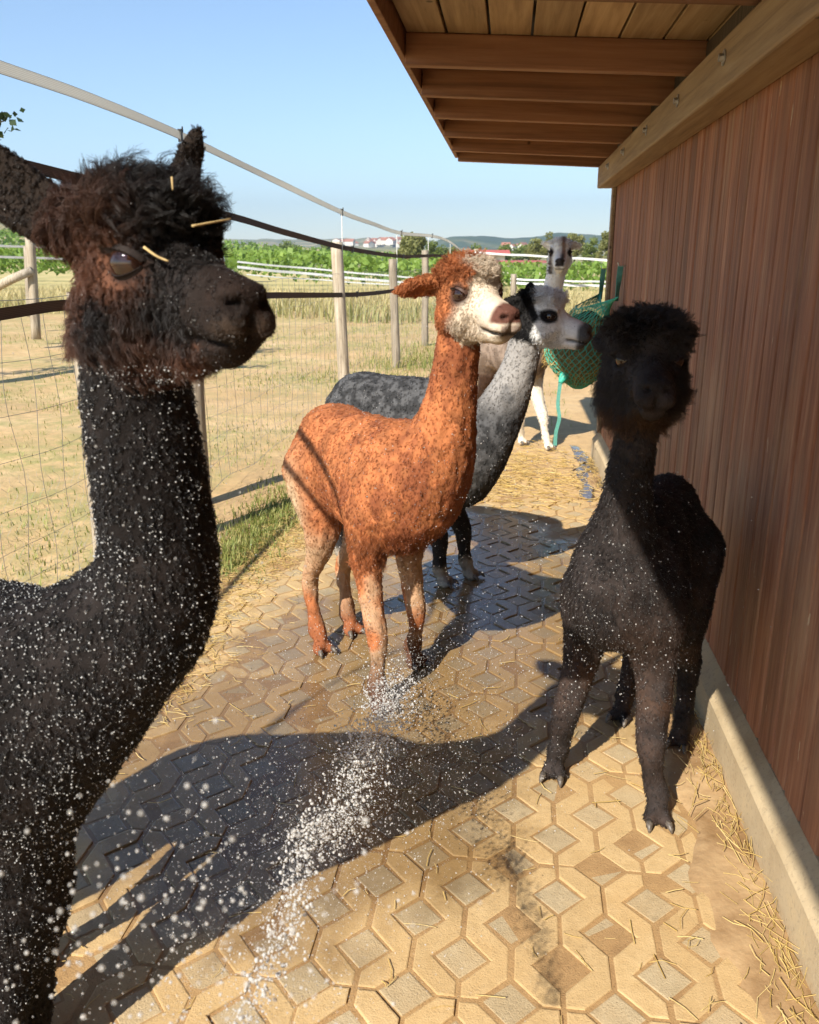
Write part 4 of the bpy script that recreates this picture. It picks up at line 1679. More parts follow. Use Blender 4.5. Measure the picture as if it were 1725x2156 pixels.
def grow_hair(name, V, F, N, A, count, per, mat, parent, base, radius=0.0004, seed=1, K=5, var=0.3):
    """Locks of hair. A: per-vertex dict of length, flow (n,3), lift, col (n,3), curl, dens, clump"""
    r = np.random.default_rng(seed)
    T = np.concatenate([F[:, [0, 1, 2]], F[:, [0, 2, 3]]])
    e1, e2 = V[T[:, 1]] - V[T[:, 0]], V[T[:, 2]] - V[T[:, 0]]
    area = 0.5 * np.linalg.norm(np.cross(e1, e2), axis=1)
    c = V[T].mean(1)
    vis = ((CAMP - c) * N[T[:, 0]]).sum(1) > -0.25 * np.linalg.norm(CAMP - c, axis=1)
    w = area * A["dens"][T].mean(1) * np.where(vis & in_view(c), 1.0, 0.12)
    m = count // per
    ti = r.choice(len(T), m, p=w / w.sum())
    u, v = r.random(m), r.random(m)
    fl = u + v > 1
    u[fl], v[fl] = 1 - u[fl], 1 - v[fl]
    bw = np.stack([1 - u - v, u, v], 1)

    def ip(X):
        X = np.asarray(X)
        if X.ndim == 1:
            return (X[T[ti]] * bw).sum(1)
        return (X[T[ti]] * bw[..., None]).sum(1)
    P, n, L, fw, lift, col, curl, cl = ip(V), ip(N), ip(A["len"]), ip(A["flow"]), ip(A["lift"]), ip(A["col"]), ip(A["curl"]), ip(A["clump"])
    n /= np.linalg.norm(n, axis=1)[:, None] + 1e-9
    L = L * r.uniform(0.65, 1.3, m)
    fw = fw + r.normal(0, 0.28, (m, 3))
    fw = fw - n * (fw * n).sum(1)[:, None]
    fw /= np.linalg.norm(fw, axis=1)[:, None] + 1e-9
    side = np.cross(n, fw)
    lock_tip_dir = n * lift[:, None] + fw * (1 - lift[:, None] * 0.5)
    lock_tip_dir /= np.linalg.norm(lock_tip_dir, axis=1)[:, None] + 1e-9
    sp = np.minimum(0.007, 0.0022 + L * 0.10)
    # hairs of each lock
    rep = lambda X: np.repeat(X, per, 0)
    M = m * per
    off = r.normal(0, 1, (M, 2))
    root = rep(P) + (rep(fw) * off[:, :1] + rep(side) * off[:, 1:]) * rep(sp)[:, None] - rep(n) * 0.002
    Lh = rep(L) * r.uniform(0.75, 1.12, M)
    d0 = rep(n) * 0.9 + rep(fw) * 0.35 + r.normal(0, 0.22, (M, 3))
    t = np.linspace(0, 1, K)[None, :, None]
    tipd = rep(lock_tip_dir) + r.normal(0, 0.13, (M, 3))
    own = root[:, None] + (d0[:, None] * (t * (1 - 0.5 * t)) * rep(lift)[:, None, None] + tipd[:, None] * t) * Lh[:, None, None] / (1 + 0.5 * rep(lift))[:, None, None]
    ph = rep(r.uniform(0, 6.28, m))[:, None, None] + r.normal(0, 0.35, M)[:, None, None]
    cu = rep(curl)[:, None, None] * Lh[:, None, None]
    own = own + cu * t * (np.sin(ph + t * 7.0) * rep(side)[:, None] + np.cos(ph + t * 7.0) * rep(n)[:, None] * 0.8)
    lk = rep(P)[:, None] + (rep(n)[:, None] * t * rep(lift)[:, None, None] * 0.6 + rep(lock_tip_dir)[:, None] * t) * rep(L)[:, None, None] / (1 + 0.5 * rep(lift))[:, None, None]
    lk = lk + cu * t * (np.sin(ph + t * 7.0) * rep(side)[:, None] + np.cos(ph + t * 7.0) * rep(n)[:, None] * 0.8)
    cf = rep(cl)[:, None, None] * t ** 1.2
    pts = own * (1 - cf) + lk * cf
    hc = bpy.data.hair_curves.new(name)
    hc.add_curves([K] * M)
    hc.attributes["position"].data.foreach_set("vector", (pts - base).astype(np.float32).ravel())
    ra = hc.attributes.get("radius") or hc.attributes.new("radius", 'FLOAT', 'POINT')
    rr = radius * np.repeat(r.uniform(0.7, 1.3, M), K) * np.tile(np.linspace(1.0, 0.25, K), M)
    ra.data.foreach_set("value", rr.astype(np.float32))
    ca = hc.attributes.new("coat", 'FLOAT_COLOR', 'CURVE')
    cc = np.ones((M, 4), np.float32)
    cc[:, :3] = np.clip(rep(col) * (r.uniform(1 - var, 1 + var, M) * rep(r.uniform(1 - var * 0.6, 1 + var * 0.6, m)))[:, None], 0, 0.92)
    ca.data.foreach_set("color", cc.ravel())
    hc.materials.append(mat)
    o = bpy.data.objects.new(name, hc)
    COL.objects.link(o)
    o.parent = parent
    return o, pts[:, -1], rep(n)


def uv_sphere(r, nu=20, nv=12, squash=(1, 1, 1)):
    V, F = [(0, 0, r * squash[2])], []
    for i in range(1, nv):
        a = math.pi * i / nv
        for j in range(nu):
            b = 2 * math.pi * j / nu
            V.append((r * squash[0] * math.sin(a) * math.cos(b), r * squash[1] * math.sin(a) * math.sin(b), r * squash[2] * math.cos(a)))
    V.append((0, 0, -r * squash[2]))
    for j in range(nu):
        F.append((0, 1 + j, 1 + (j + 1) % nu))
        F.append((len(V) - 1, 1 + (nv - 2) * nu + (j + 1) % nu, 1 + (nv - 2) * nu + j))
    for i in range(nv - 2):
        for j in range(nu):
            a, b = 1 + i * nu + j, 1 + i * nu + (j + 1) % nu
            F.append((a, a + nu, b + nu, b))
    return V, F


def nail_mesh(s):
    P = [(-0.014, 0, 0.003), (0.000, 0, 0.002), (0.011, 0, -0.005), (0.018, 0, -0.014)]
    V, F = tube_np(np.array(P) * s, np.array([0.011, 0.010, 0.007, 0.002]) * s, 8)
    return mesh_py("toenail", V, F, True)


FAST = False


def build_alpaca(sp):
    hv = camdir(*sp["heading"])
    hv[2] = 0
    hv /= np.linalg.norm(hv)
    lv = np.array((-hv[1], hv[0], 0))
    B = camdir(1, 0) * sp["base"][0] + camdir(0, 1) * sp["base"][1]
    B[2] = 0
    s = sp["s"]
    dz = sp.get("dz", 0.0)
    TR = np.column_stack([hv, lv, (0, 0, 1.0)])
    loc = lambda f, l, z: B + hv * f * s + lv * l * s + np.array((0, 0, z * s + dz))
    neck = [(at(*q[:3]), pxm(q[3], q[0], q[1], q[2])) for q in sp["neck"]]
    HO = at(*sp["head"][0])
    HR_ = frame(camdir(*sp["head"][1]), sp["head"][3] if len(sp["head"]) > 3 else 0.0)
    hs = sp["head"][2]
    pts = [loc(f, l, z) for f in (-0.6, 0.6) for l in (-0.35, 0.35) for z in (0, 1.0)] + [n[0] for n in neck] + [HO + HR_ @ (np.array(q) * hs) for q in ((0.3, 0.2, 0.3), (0.3, -0.2, 0.3), (-0.2, 0.25, 0.3), (-0.2, -0.25, 0.3), (0.3, 0, -0.2))] + [gnd(*q) for q in sp["feet"].values()]
    pts = np.array(pts)
    lo, hi = pts.min(0) - 0.06, pts.max(0) + 0.06
    lo[2] = -0.03
    fd = Field(lo, hi, sp["vox"])
    # trunk
    for c, r in sp.get("trunk") or [((-0.21, 0, 0.765), (0.165, 0.150, 0.185)), ((-0.04, 0, 0.755), (0.22, 0.155, 0.190)), ((0.13, 0, 0.735), (0.20, 0.165, 0.205)), ((0.25, 0, 0.745), (0.125, 0.135, 0.185))]:
        fd.ell(loc(*c), TR, np.array(r) * s * np.array((1, sp.get('fat', 1.0), 1)), 0.09 * s)
    fd.cap(loc(-0.36, 0, 0.80), 0.035 * s, loc(-0.405, 0.0, 0.69), 0.022 * s, 0.04)         # tail
    for q in sp.get("extra", []):
        fd.cap(at(*q[0][:3]), pxm(q[0][3], *q[0][:3]), at(*q[1][:3]), pxm(q[1][3], *q[1][:3]), 0.08)
    nails = []
    for key, px in sp["feet"].items():
        front = key[0] == 'f'
        side = 1 if key[1] == 'l' else -1
        hip = loc(0.19 if front else -0.215, side * (0.085 if front else 0.085), 0.66 if front else 0.72)
        foot = gnd(*px)
        foot[2] = 0.012
        leg_prims(fd, hip, foot, hv, front, s, nails, sp.get("bulk", 1.0), sp.get("toes", {}).get(key), lift=0)
    fd.chain([n[0] for n in neck], [n[1] for n in neck], 0.10 * s, 5)
    head_prims(fd, HO, HR_, hs, sp.get("tk", 1.0), sp.get("chops", 1.0), sp["ears"], True, sp.get("eye", 1.0), sp.get("tkb", 1.0), sp.get("ew", 1.0))
    V, F = fd.mesh()
    V = smooth_mesh(V, F, 2)
    N = vert_normals(V, F)
    HP = (V - HO) @ HR_ / hs
    LP = (V - B) @ TR / s
    # masks
    neck_pts = catmull(np.array([n[0] for n in neck]), 6)
    ear_m = np.zeros(len(V))
    for side, (b_, d_, ln, fc, *_x) in sp["ears"].items():
        d_ = np.array(d_, float) / np.linalg.norm(d_)
        q = HP - np.array(b_)
        t = np.clip(q @ d_, 0, ln * 1.1)
        ear_m = np.maximum(ear_m, (np.linalg.norm(q - t[:, None] * d_, axis=1) < 0.036 * max(1, sp.get("ew", 1.0))) & (q @ d_ > ln * 0.14))
    head_m = ((HP[:, 0] > -0.10) & (HP[:, 0] < 0.27) & (np.abs(HP[:, 1]) < 0.15) & (HP[:, 2] > -0.14 - np.clip(-HP[:, 0], 0, 1) * 0.0) & (HP[:, 2] < 0.2)) | (ear_m > 0)
    # the throat below the jaw belongs to the neck
    head_m &= ~((HP[:, 2] < -0.105) & (HP[:, 0] < 0.03) & (ear_m == 0))
    head_m = head_m.astype(float)
    muz = sstep(sp.get("muz0", 0.09), 0.165, HP[:, 0]) * head_m
    knot = sstep(0.022, 0.05, HP[:, 2] - 0.18 * np.clip(HP[:, 0], -0.1, 0.1)) * (HP[:, 0] < 0.10) * head_m * (1 - ear_m)
    # uneven fleece
    amp = sp.get("amp", 0.004) * (1 - head_m) + head_m * (1 - muz) * (1 - ear_m) * 0.004 * hs + knot * 0.010 * sp.get("tk", 1)
    eyed = np.minimum(np.linalg.norm(HP - (0.060, 0.062, 0.003), axis=1), np.linalg.norm(HP - (0.060, -0.062, 0.003), axis=1))
    amp = amp * sstep(0.028, 0.05, eyed)
    V = V + N * ((fbm(V * np.array((1, 1, 0.45)), sp.get("nsc", 34), 5, 3) - 0.5) * 2 * amp)[:, None]
    N = vert_normals(V, F)
    reg = dict(P=V, HP=HP, LP=LP, N=N, head=head_m, muz=muz, knot=knot, ear=ear_m, eye=eyed, z=V[:, 2])
    col = np.clip(sp["colour"](reg), 0.002, 0.88)
    # nostril and mouth are dark
    nos = np.minimum(np.linalg.norm((HP - (0.216, 0.023, -0.036)) / (0.013, 0.011, 0.008), axis=1), np.linalg.norm((HP - (0.216, -0.023, -0.036)) / (0.013, 0.011, 0.008), axis=1))
    dk = np.clip(1.25 - nos, 0, 1)
    mouth = (1 - sstep(0.003, 0.009, np.abs(HP[:, 2] + 0.0795))) * sstep(0.115, 0.14, HP[:, 0]) * head_m
    dk = np.maximum(dk, mouth * 0.75)
    lid = (1 - sstep(0.021, 0.030, eyed)) * head_m
    dk = np.maximum(dk, lid * 0.9)
    col = col * (1 - dk[:, None]) + dk[:, None] * np.array((0.012, 0.008, 0.007))
    base = B.copy()
    root = empty(sp.get("name", "alpaca"), base)
    tag(root, sp["label"], "alpaca", "alpacas standing in the yard")
    me = mesh_np("body", V - base, F)
    a = me.attributes.new("coat", 'FLOAT_COLOR', 'POINT')
    c4 = np.ones((len(V), 4), np.float32)
    c4[:, :3] = col
    a.data.foreach_set("color", c4.ravel())
    link_mesh("body", me, sp["mat"], root)
    # eyes
    for y in (-1, 1):
        Ve, Fe = uv_sphere(0.0200 * hs * sp.get('eye', 1.0), 24, 14)
        e = link_mesh("eye", mesh_py("eye", Ve, Fe, True), M_EYE, root)
        e.location = Vector(HO + HR_ @ (np.array((0.059, y * (0.0585 - 0.018 * (sp.get('eye', 1.0) - 1)), 0.003)) * hs) - base)
    lr = 0.0200 * hs * sp.get('eye', 1.0)
    for y in (-1, 1):
        c = HO + HR_ @ (np.array((0.059, y * (0.0585 - 0.018 * (sp.get('eye', 1.0) - 1)), 0.003)) * hs) - base
        for nm_, f0, f1, k in (("upper_eyelid", sp.get("lidup", 20), 128, 1.07), ("lower_eyelid", -125, -34, 1.06)):
            V_, F_ = [], []
            na, nb = 14, 8
            for sh in (k, k - 0.13):
                for i in range(na + 1):
                    a_ = math.pi * (0.04 + 0.92 * i / na)
                    for j in range(nb + 1):
                        ph = math.radians(f0 + (f1 - f0) * j / nb)
                        q = np.array((math.cos(a_), y * math.sin(a_) * math.cos(ph), math.sin(a_) * math.sin(ph))) * lr * sh
                        V_.append(HR_ @ q)
            W_ = (na + 1) * (nb + 1)
            for i in range(na):
                for j in range(nb):
                    p = i * (nb + 1) + j
                    F_.append((p, p + 1, p + nb + 2, p + nb + 1))
                    F_.append((W_ + p, W_ + p + nb + 1, W_ + p + nb + 2, W_ + p + 1))
                for j in (0, nb):
                    p = i * (nb + 1) + j
                    F_.append((p, p + nb + 1, W_ + p + nb + 1, W_ + p))
            o_ = link_mesh(nm_, mesh_py(nm_, V_, F_, True), sp["lid"], root)
            o_.location = Vector(c)
        parts = []
        for i in range(11):
            a_ = math.pi * (0.18 + 0.62 * i / 10)
            ph = math.radians(sp.get("lidup", 20))
            q = np.array((math.cos(a_), y * math.sin(a_) * math.cos(ph), math.sin(a_) * math.sin(ph)))
            d_ = q + np.array((0, y * 0.3, -0.25))
            P_ = [q * lr * 1.05, q * lr * 1.05 + d_ * 0.007 * hs, q * lr * 1.05 + (d_ + np.array((0.15, 0, 0.25))) * 0.013 * hs]
            parts.append(tube_np([HR_ @ p for p in P_], [0.0007 * hs, 0.0006 * hs, 0.0002 * hs], 4, False))
        o_ = link_mesh("eyelashes", mesh_py("eyelashes", *join_vf(parts)), M_LASH, root)
        o_.location = Vector(c)
    nm = nail_mesh(s)
    nm.materials.append(M_HORN)
    for p, d in nails:
        k = link_mesh("toenail", nm, None, root)
        k.location = Vector(p - base)
        k.rotation_euler = (0, 0, math.atan2(d[1], d[0]))
    # coat attributes
    n = len(V)
    down = np.array((0, 0, -1.0))
    flow = np.tile(down * 0.8 - hv * 0.45, (n, 1))
    hflow = -0.75 * HR_[:, 0] - 0.55 * HR_[:, 2]
    flow = flow * (1 - head_m)[:, None] + head_m[:, None] * hflow
    kn = HP.copy()
    kn[:, 2] = 0.02
    kn /= np.linalg.norm(kn, axis=1)[:, None]
    kflow = kn @ HR_.T
    flow = flow * (1 - knot)[:, None] + knot[:, None] * kflow
    for side, (b_, d_, ln, fc, *_x) in sp["ears"].items():
        d_ = HR_ @ (np.array(d_, float) / np.linalg.norm(d_))
        q = HP - np.array(b_)
        sel = (ear_m > 0) & (q @ np.array(sp["ears"][side][1]) > 0) & ((HP[:, 1] > 0) == (side == 'l'))
        flow[sel] = d_
    A = dict(flow=flow, col=col)
    A["len"] = sp.get("blen", 0.010) * np.ones(n)
    A["len"] = np.where(V[:, 2] < 0.42, sp.get("leglen", 0.013), A["len"])
    cheek = head_m * (1 - muz) * (1 - knot)
    A["len"] = A["len"] * (1 - head_m) + cheek * sp.get("cheeklen", 0.022) * hs + muz * sp.get('muzlen', 0.0055) * hs + knot * sp.get("knotlen", 0.045) * hs
    jaw = head_m * (1 - muz) * sstep(-0.03, -0.085, HP[:, 2])
    A["len"] = A["len"] + jaw * sp.get("jawlen", 0.02) * hs
    A["len"] = np.where(ear_m > 0, sp.get("earlen", 0.012) * hs, A["len"])
    A["len"] = np.where(eyed < 0.034, 0.003, A["len"])
    # bare bridge of the nose
    bridge = head_m * sstep(0.075, 0.11, HP[:, 0]) * sstep(-0.05, -0.02, HP[:, 2]) * (1 - knot)
    A["len"] = A["len"] * (1 - bridge) + bridge * 0.008 * hs
    if "hairmod" in sp:
        A["len"] = sp["hairmod"](reg, A["len"])
    A["lift"] = sp.get("lift", 0.4) * np.ones(n) + 0.35 * knot + 0.1 * cheek
    A["lift"] = A["lift"] * (1 - 0.6 * muz) * (1 - 0.5 * bridge)
    A["curl"] = (0.10 + 0.16 * knot + 0.14 * cheek) * sp.get("curl", 1.0)
    A["clump"] = sp.get("clump", 0.75) * (1 - 0.5 * muz)
    A["clump"] = A["clump"] * np.ones(n)
    A["dens"] = (eyed > 0.023).astype(float) * (0.55 + 1.1 * head_m * sp.get("hdens", 1.0)) * np.where(dk > 0.8, 0.15, 1.0)
    if "densmod" in sp:
        A["dens"] = A["dens"] * sp["densmod"](reg)
    o, tips, tn = grow_hair("fleece", V, F, N, A, sp["hairs"], sp.get("per", 9), sp["hmat"], root, base, sp.get("hrad", 0.0004), sp.get("seed", 1), 5, sp.get("var", 0.3))
    print(sp["label"][:30], "verts", n)
    return dict(root=root, base=base, V=V, F=F, N=N, reg=reg, A=A, HO=HO, HR=HR_, hs=hs, tips=tips, tn=tn)


def ramp3(m, a, b):
    return np.asarray(a)[None] * (1 - m[:, None]) + np.asarray(b)[None] * m[:, None]


def over(c, m, b):
    return c * (1 - m[:, None]) + np.asarray(b)[None] * m[:, None]


C_BLACK = np.array((0.0115, 0.0090, 0.0082))
C_BROWN = np.array((0.14, 0.060, 0.034))


def col_near(g):
    P, HP = g["P"], g["HP"]
    n1 = fbm(P, 22, 3)
    c = ramp3(sstep(0.42, 0.66, n1), C_BLACK * 0.9, C_BLACK * 1.7)
    face = g["head"] * (1 - g["ear"]) * (1 - g["knot"] * 0.55)
    br = face * sstep(0.34, 0.60, fbm(P, 16, 8)) * (1 - 0.9 * sstep(-0.03, 0.01, HP[:, 2]) * sstep(0.06, 0.1, HP[:, 0])) * (1 - 0.75 * g["muz"])
    c = over(c, br * 0.85, C_BROWN)
    c = over(c, g["ear"] * 0.4, (0.035, 0.022, 0.014))
    c = over(c, g["muz"] * 0.7, (0.020, 0.013, 0.010))
    lip = g["muz"] * sstep(0.19, 0.215, HP[:, 0]) * sstep(-0.045, -0.06, HP[:, 2]) * sstep(-0.079, -0.07, HP[:, 2])
    c = over(c, lip * 0.35, (0.09, 0.06, 0.04))
    return c


def col_right(g):
    P, HP = g["P"], g["HP"]
    c = ramp3(sstep(0.4, 0.65, fbm(P, 20, 3)), C_BLACK * 1.9, C_BLACK * 3.4)
    knee = np.exp(-((g["z"] - 0.37) / 0.07) ** 2) * (g["LP"][:, 0] > 0) * (1 - g["head"])
    c = over(c, knee * 0.8 * sstep(0.3, 0.6, fbm(P, 12, 4)), (0.085, 0.043, 0.024))
    chest = sstep(0.75, 0.5, g["z"]) * (1 - g["head"]) * sstep(0.35, 0.6, fbm(P, 9, 6))
    c = over(c, chest * 0.7, (0.062, 0.040, 0.031))
    beard = g["head"] * sstep(-0.08, -0.12, HP[:, 2]) * (1 - g["muz"])
    c = over(c, beard * 0.8, (0.10, 0.045, 0.015))
    return c


C_OR = np.array((0.37, 0.130, 0.048))


def col_orange(g):
    P, HP, LP, z = g["P"], g["HP"], g["LP"], g["z"]
    n1, n2 = fbm(P, 30, 3), fbm(P, 7, 5)
    c = ramp3(sstep(0.35, 0.65, n1), C_OR * 0.78, C_OR * 1.15)
    # soaked patches are dark
    wet = sstep(0.47, 0.58, n2 * 0.55 + fbm(P * np.array((1, 1, 0.6)), 34, 9) * 0.45) * sstep(-0.25, 0.0, LP[:, 0]) * sstep(0.5, 0.6, z) * (1 - g["head"])
    c = over(c, wet * 0.6, (0.17, 0.045, 0.02))
    # lower legs darker where soaked, inner legs and lower chest cream
    leg = sstep(0.56, 0.44, z) * (1 - g["head"])
    cream = (0.50, 0.37, 0.23)
    inner = leg * sstep(0.2, 0.35, fbm(P * np.array((1, 1, 0.5)), 9, 12)) * sstep(0.46, 0.60, fbm(P, 6, 14) + 0.25 * sstep(0.2, 0.5, z) * sstep(0.55, 0.35, z))
    c = over(c, inner * 0.6, cream)
    c = over(c, sstep(0.27, 0.08, z) * sstep(-0.05, 0.1, LP[:, 0]) * 0.9, (0.060, 0.022, 0.013))
    c = over(c, sstep(0.24, 0.05, z) * sstep(0.0, -0.1, LP[:, 0]) * 0.7, (0.20, 0.062, 0.025))
    flank = np.exp(-(((LP[:, 0] + 0.21) / 0.055) ** 2 + ((z - 0.60) / 0.13) ** 2)) * (LP[:, 1] < 0)
    c = over(c, np.clip(flank * 1.3, 0, 0.9), (0.50, 0.37, 0.23))
    # white blaze
    hx, hy, hz = HP.T
    wig = (fbm(P, 28, 21) - 0.5) * 0.05
    blaze = sstep(0.060, 0.044, np.abs(hy - 0.008) + wig) * sstep(0.015, 0.04, hx + wig)
    cheek = sstep(0.035, 0.075, hx + wig - 0.45 * (hz + 0.03)) * sstep(0.012, -0.016, hz - 0.3 * (hx - 0.06) + wig)
    w = np.maximum(blaze, cheek) * g["head"] * (1 - g["ear"])
    c = over(c, w, (0.60, 0.51, 0.40))
    under = sstep(0.0, 0.05, hx) * sstep(-0.09, -0.11, hz) * g["head"]
    c = over(c, under * 0.7, (0.62, 0.50, 0.35))
    nose = sstep(0.172, 0.192, hx + wig * 0.5) * sstep(-0.056, -0.048, hz) * g["head"]
    c = over(c, nose, (0.115, 0.048, 0.034))
    lipp = np.exp(-(((hx - 0.185) / 0.022) ** 2 + ((hy + 0.022) / 0.014) ** 2 + ((hz + 0.062) / 0.012) ** 2))
    c = over(c, np.clip(lipp * 1.4, 0, 0.9) * g["head"], (0.38, 0.11, 0.05))
    lip2 = sstep(0.196, 0.212, hx) * sstep(-0.056, -0.06, hz) * g["head"] * (np.abs(hy) < 0.03)
    c = over(c, lip2 * 0.7, (0.16, 0.10, 0.08))
    ring = sstep(0.042, 0.028, g["eye"]) * g["head"]
    c = over(c, ring * 0.8, (0.05, 0.025, 0.018))
    c = over(c, g["ear"] * 0.45, (0.50, 0.20, 0.08))
    return c


def col_grey(g):
    P, HP, LP, z = g["P"], g["HP"], g["LP"], g["z"]
    hx, hy, hz = HP.T
    c = ramp3(sstep(0.4, 0.62, fbm(P, 42, 3)), (0.028, 0.028, 0.029), (0.078, 0.078, 0.080))
    # pale grey bib running up the neck
    rel = P - CAMP
    lf = P @ camdir(1, 0)
    nb = (1 - g["head"]) * sstep(0.80, 0.98, z) * sstep(0.14, 0.26, LP[:, 0])
    c = over(c, nb * sstep(0.30, 0.56, fbm(P, 11, 6) + 0.15) * 0.8, (0.33, 0.31, 0.29))
    c = over(c, nb * sstep(0.03, 0.055, (P - g["NC"]) @ g["NF"]) * 0.9 if "NC" in g else nb * 0, (0.02, 0.02, 0.02))
    leg = sstep(0.56, 0.46, z)
    c = over(c, leg * 0.9, (0.016, 0.014, 0.014))
    c = over(c, sstep(0.14, 0.09, z + (fbm(P, 25, 8) - 0.5) * 0.06) * 0.85, (0.36, 0.32, 0.26))
    br = np.exp(-(((LP[:, 0] - 0.33) / 0.07) ** 2 + ((z - 0.62) / 0.10) ** 2))
    c = over(c, np.clip(br * 1.2, 0, 0.75) * (LP[:, 1] < 0.03), (0.36, 0.31, 0.24))
    wig = (fbm(P, 30, 21) - 0.5) * 0.05
    white = sstep(0.0, 0.02, hx + wig + 0.35 * (hz + 0.02) * (hz > 0)) * g["head"]
    c = over(c, white, (0.85, 0.845, 0.83))
    back = g["head"] * (1 - white)
    c = over(c, back, (0.011, 0.010, 0.010))
    patch = sstep(0.040, 0.028, np.linalg.norm((np.minimum(np.abs(HP - (0.052, 0.062, 0.0)), np.abs(HP - (0.052, -0.062, 0.0)))) / (1.15, 1, 0.85), axis=1) + wig * 0.3)
    c = over(c, patch * g["head"], (0.013, 0.012, 0.013))
    muz = g["head"] * sstep(0.168, 0.188, hx + wig * 0.6)
    c = over(c, muz * 0.95, (0.050, 0.048, 0.048))
    ft = g["head"] * sstep(0.02, 0.05, hy) * sstep(0.05, 0.08, hz) * sstep(0.02, 0.05, hx)
    c = over(c, ft, (0.03, 0.028, 0.028))
    c = over(c, g["ear"], (0.013, 0.012, 0.012))
    return c


def col_white(g):
    P, HP, LP, z = g["P"], g["HP"], g["LP"], g["z"]
    hx, hy, hz = HP.T
    c = ramp3(sstep(0.4, 0.6, fbm(P, 20, 3)), (0.17, 0.125, 0.095), (0.27, 0.205, 0.16))
    up = sstep(0.90, 1.0, z) * sstep(0.10, 0.22, LP[:, 0])
    c = over(c, up, (0.84, 0.83, 0.81))
    fl = sstep(0.58, 0.48, z + (fbm(P, 12, 7) - 0.5) * 0.1) * sstep(0.0, 0.08, LP[:, 0])
    c = over(c, fl, (0.68, 0.61, 0.50))
    hl = sstep(0.62, 0.5, z) * sstep(0.0, -0.08, LP[:, 0])
    c = over(c, hl, (0.075, 0.042, 0.030))
    h = g["head"]
    c = over(c, h, (0.85, 0.84, 0.82))
    c = over(c, h * sstep(0.006, 0.014, hy) * sstep(0.040, 0.032, hy) * sstep(0.20, 0.15, hx) * (hz > -0.05) * 0.85, (0.26, 0.15, 0.10))
    c = over(c, h * sstep(0.185, 0.2, hx) * (hz > -0.055) * (np.abs(hy) < 0.03), (0.06, 0.052, 0.05))
    c = over(c, h * sstep(0.10, 0.15, hx) * sstep(0.0, 0.01, hy) * sstep(0.03, 0.02, hy) * (hz > -0.06), (0.05, 0.042, 0.04))
    c = over(c, h * sstep(0.04, 0.028, g["eye"]), (0.02, 0.015, 0.013))
    st = h * np.exp(-(((hy + 0.062) / 0.02) ** 2 + ((hx - 0.075) / 0.022) ** 2)) * (hz < 0.0)
    c = over(c, np.clip(st * 1.2, 0, 0.8), (0.10, 0.06, 0.045))
    return c


COAT_BLACK = coat_material("black alpaca fleece", 0.8, 0.5, 90, 0.7, 0.12)
COAT_ORANGE = coat_material("orange alpaca fleece", 0.8, 0.5, 70, 0.82, 0.2)
COAT_GREY = coat_material("charcoal alpaca fleece", 0.8, 0.5, 70, 0.88, 0.2)
COAT_PALE = coat_material("pale alpaca fleece", 0.8, 0.4, 60, 0.92, 0.2)
HAIR_BLACK = hair_material("black alpaca hair", 0.42, 0.4)
HAIR_SOFT = hair_material("soft alpaca hair", 0.6, 0.3)

ears_up = lambda out, fwd, ln: {'l': ((-0.035, 0.055, 0.060), (fwd, out, 1.0), ln, (1.0, 0.35, 0)), 'r': ((-0.035, -0.055, 0.060), (fwd, -out, 1.0), ln, (1.0, -0.35, 0))}

# --- large black alpaca close by on the left
NEAR = build_alpaca(dict(
    label="large black alpaca with brown face close to the camera, neck sparkling with drops", base=(-0.93, 1.33), heading=(1.0, 0.05), s=0.97, vox=0.0065,
    neck=[(55, 1480, 1.26, 195), (268, 1325, 1.22, 142), (335, 1200, 1.20, 112), (314, 1000, 1.18, 105), (292, 850, 1.17, 98), (282, 720, 1.165, 92), (284, 630, 1.165, 86)],
    extra=[((300, 1325, 1.21, 124), (50, 1590, 1.24, 140)), ((50, 1600, 1.24, 135), (25, 1880, 1.26, 100)), ((25, 1880, 1.26, 96), (42, 2150, 1.26, 62))], muz0=0.14, muzlen=0.008,
    head=[(303, 555, 1.155), (0.745, -0.66, -0.03), 1.0],
    feet=dict(fr=(35, 2330), fl=(40, 2080), rr=(-600, 2330), rl=(-520, 2090)),
    ears={'r': ((-0.045, -0.060, 0.030), (-0.75, -0.66, 0.66), 0.23, (0.66, -0.745, 0.1), 1.25), 'l': ((-0.01, 0.050, 0.045), (0.18, 0.28, 1.0), 0.122, (1.0, -0.2, 0), 0.62)},
    ew=1.7, tk=0.86, tkb=0.7, chops=0.86, eye=1.28, lidup=34, amp=0.0022, nsc=70, blen=0.013, lift=0.14, leglen=0.013, knotlen=0.028, cheeklen=0.012, jawlen=0.013, earlen=0.005, curl=2.4, clump=0.88,
    colour=col_near, mat=COAT_BLACK, lid=LID_DARK, hmat=HAIR_BLACK, hairs=170000, per=11, hrad=0.00042, seed=11))

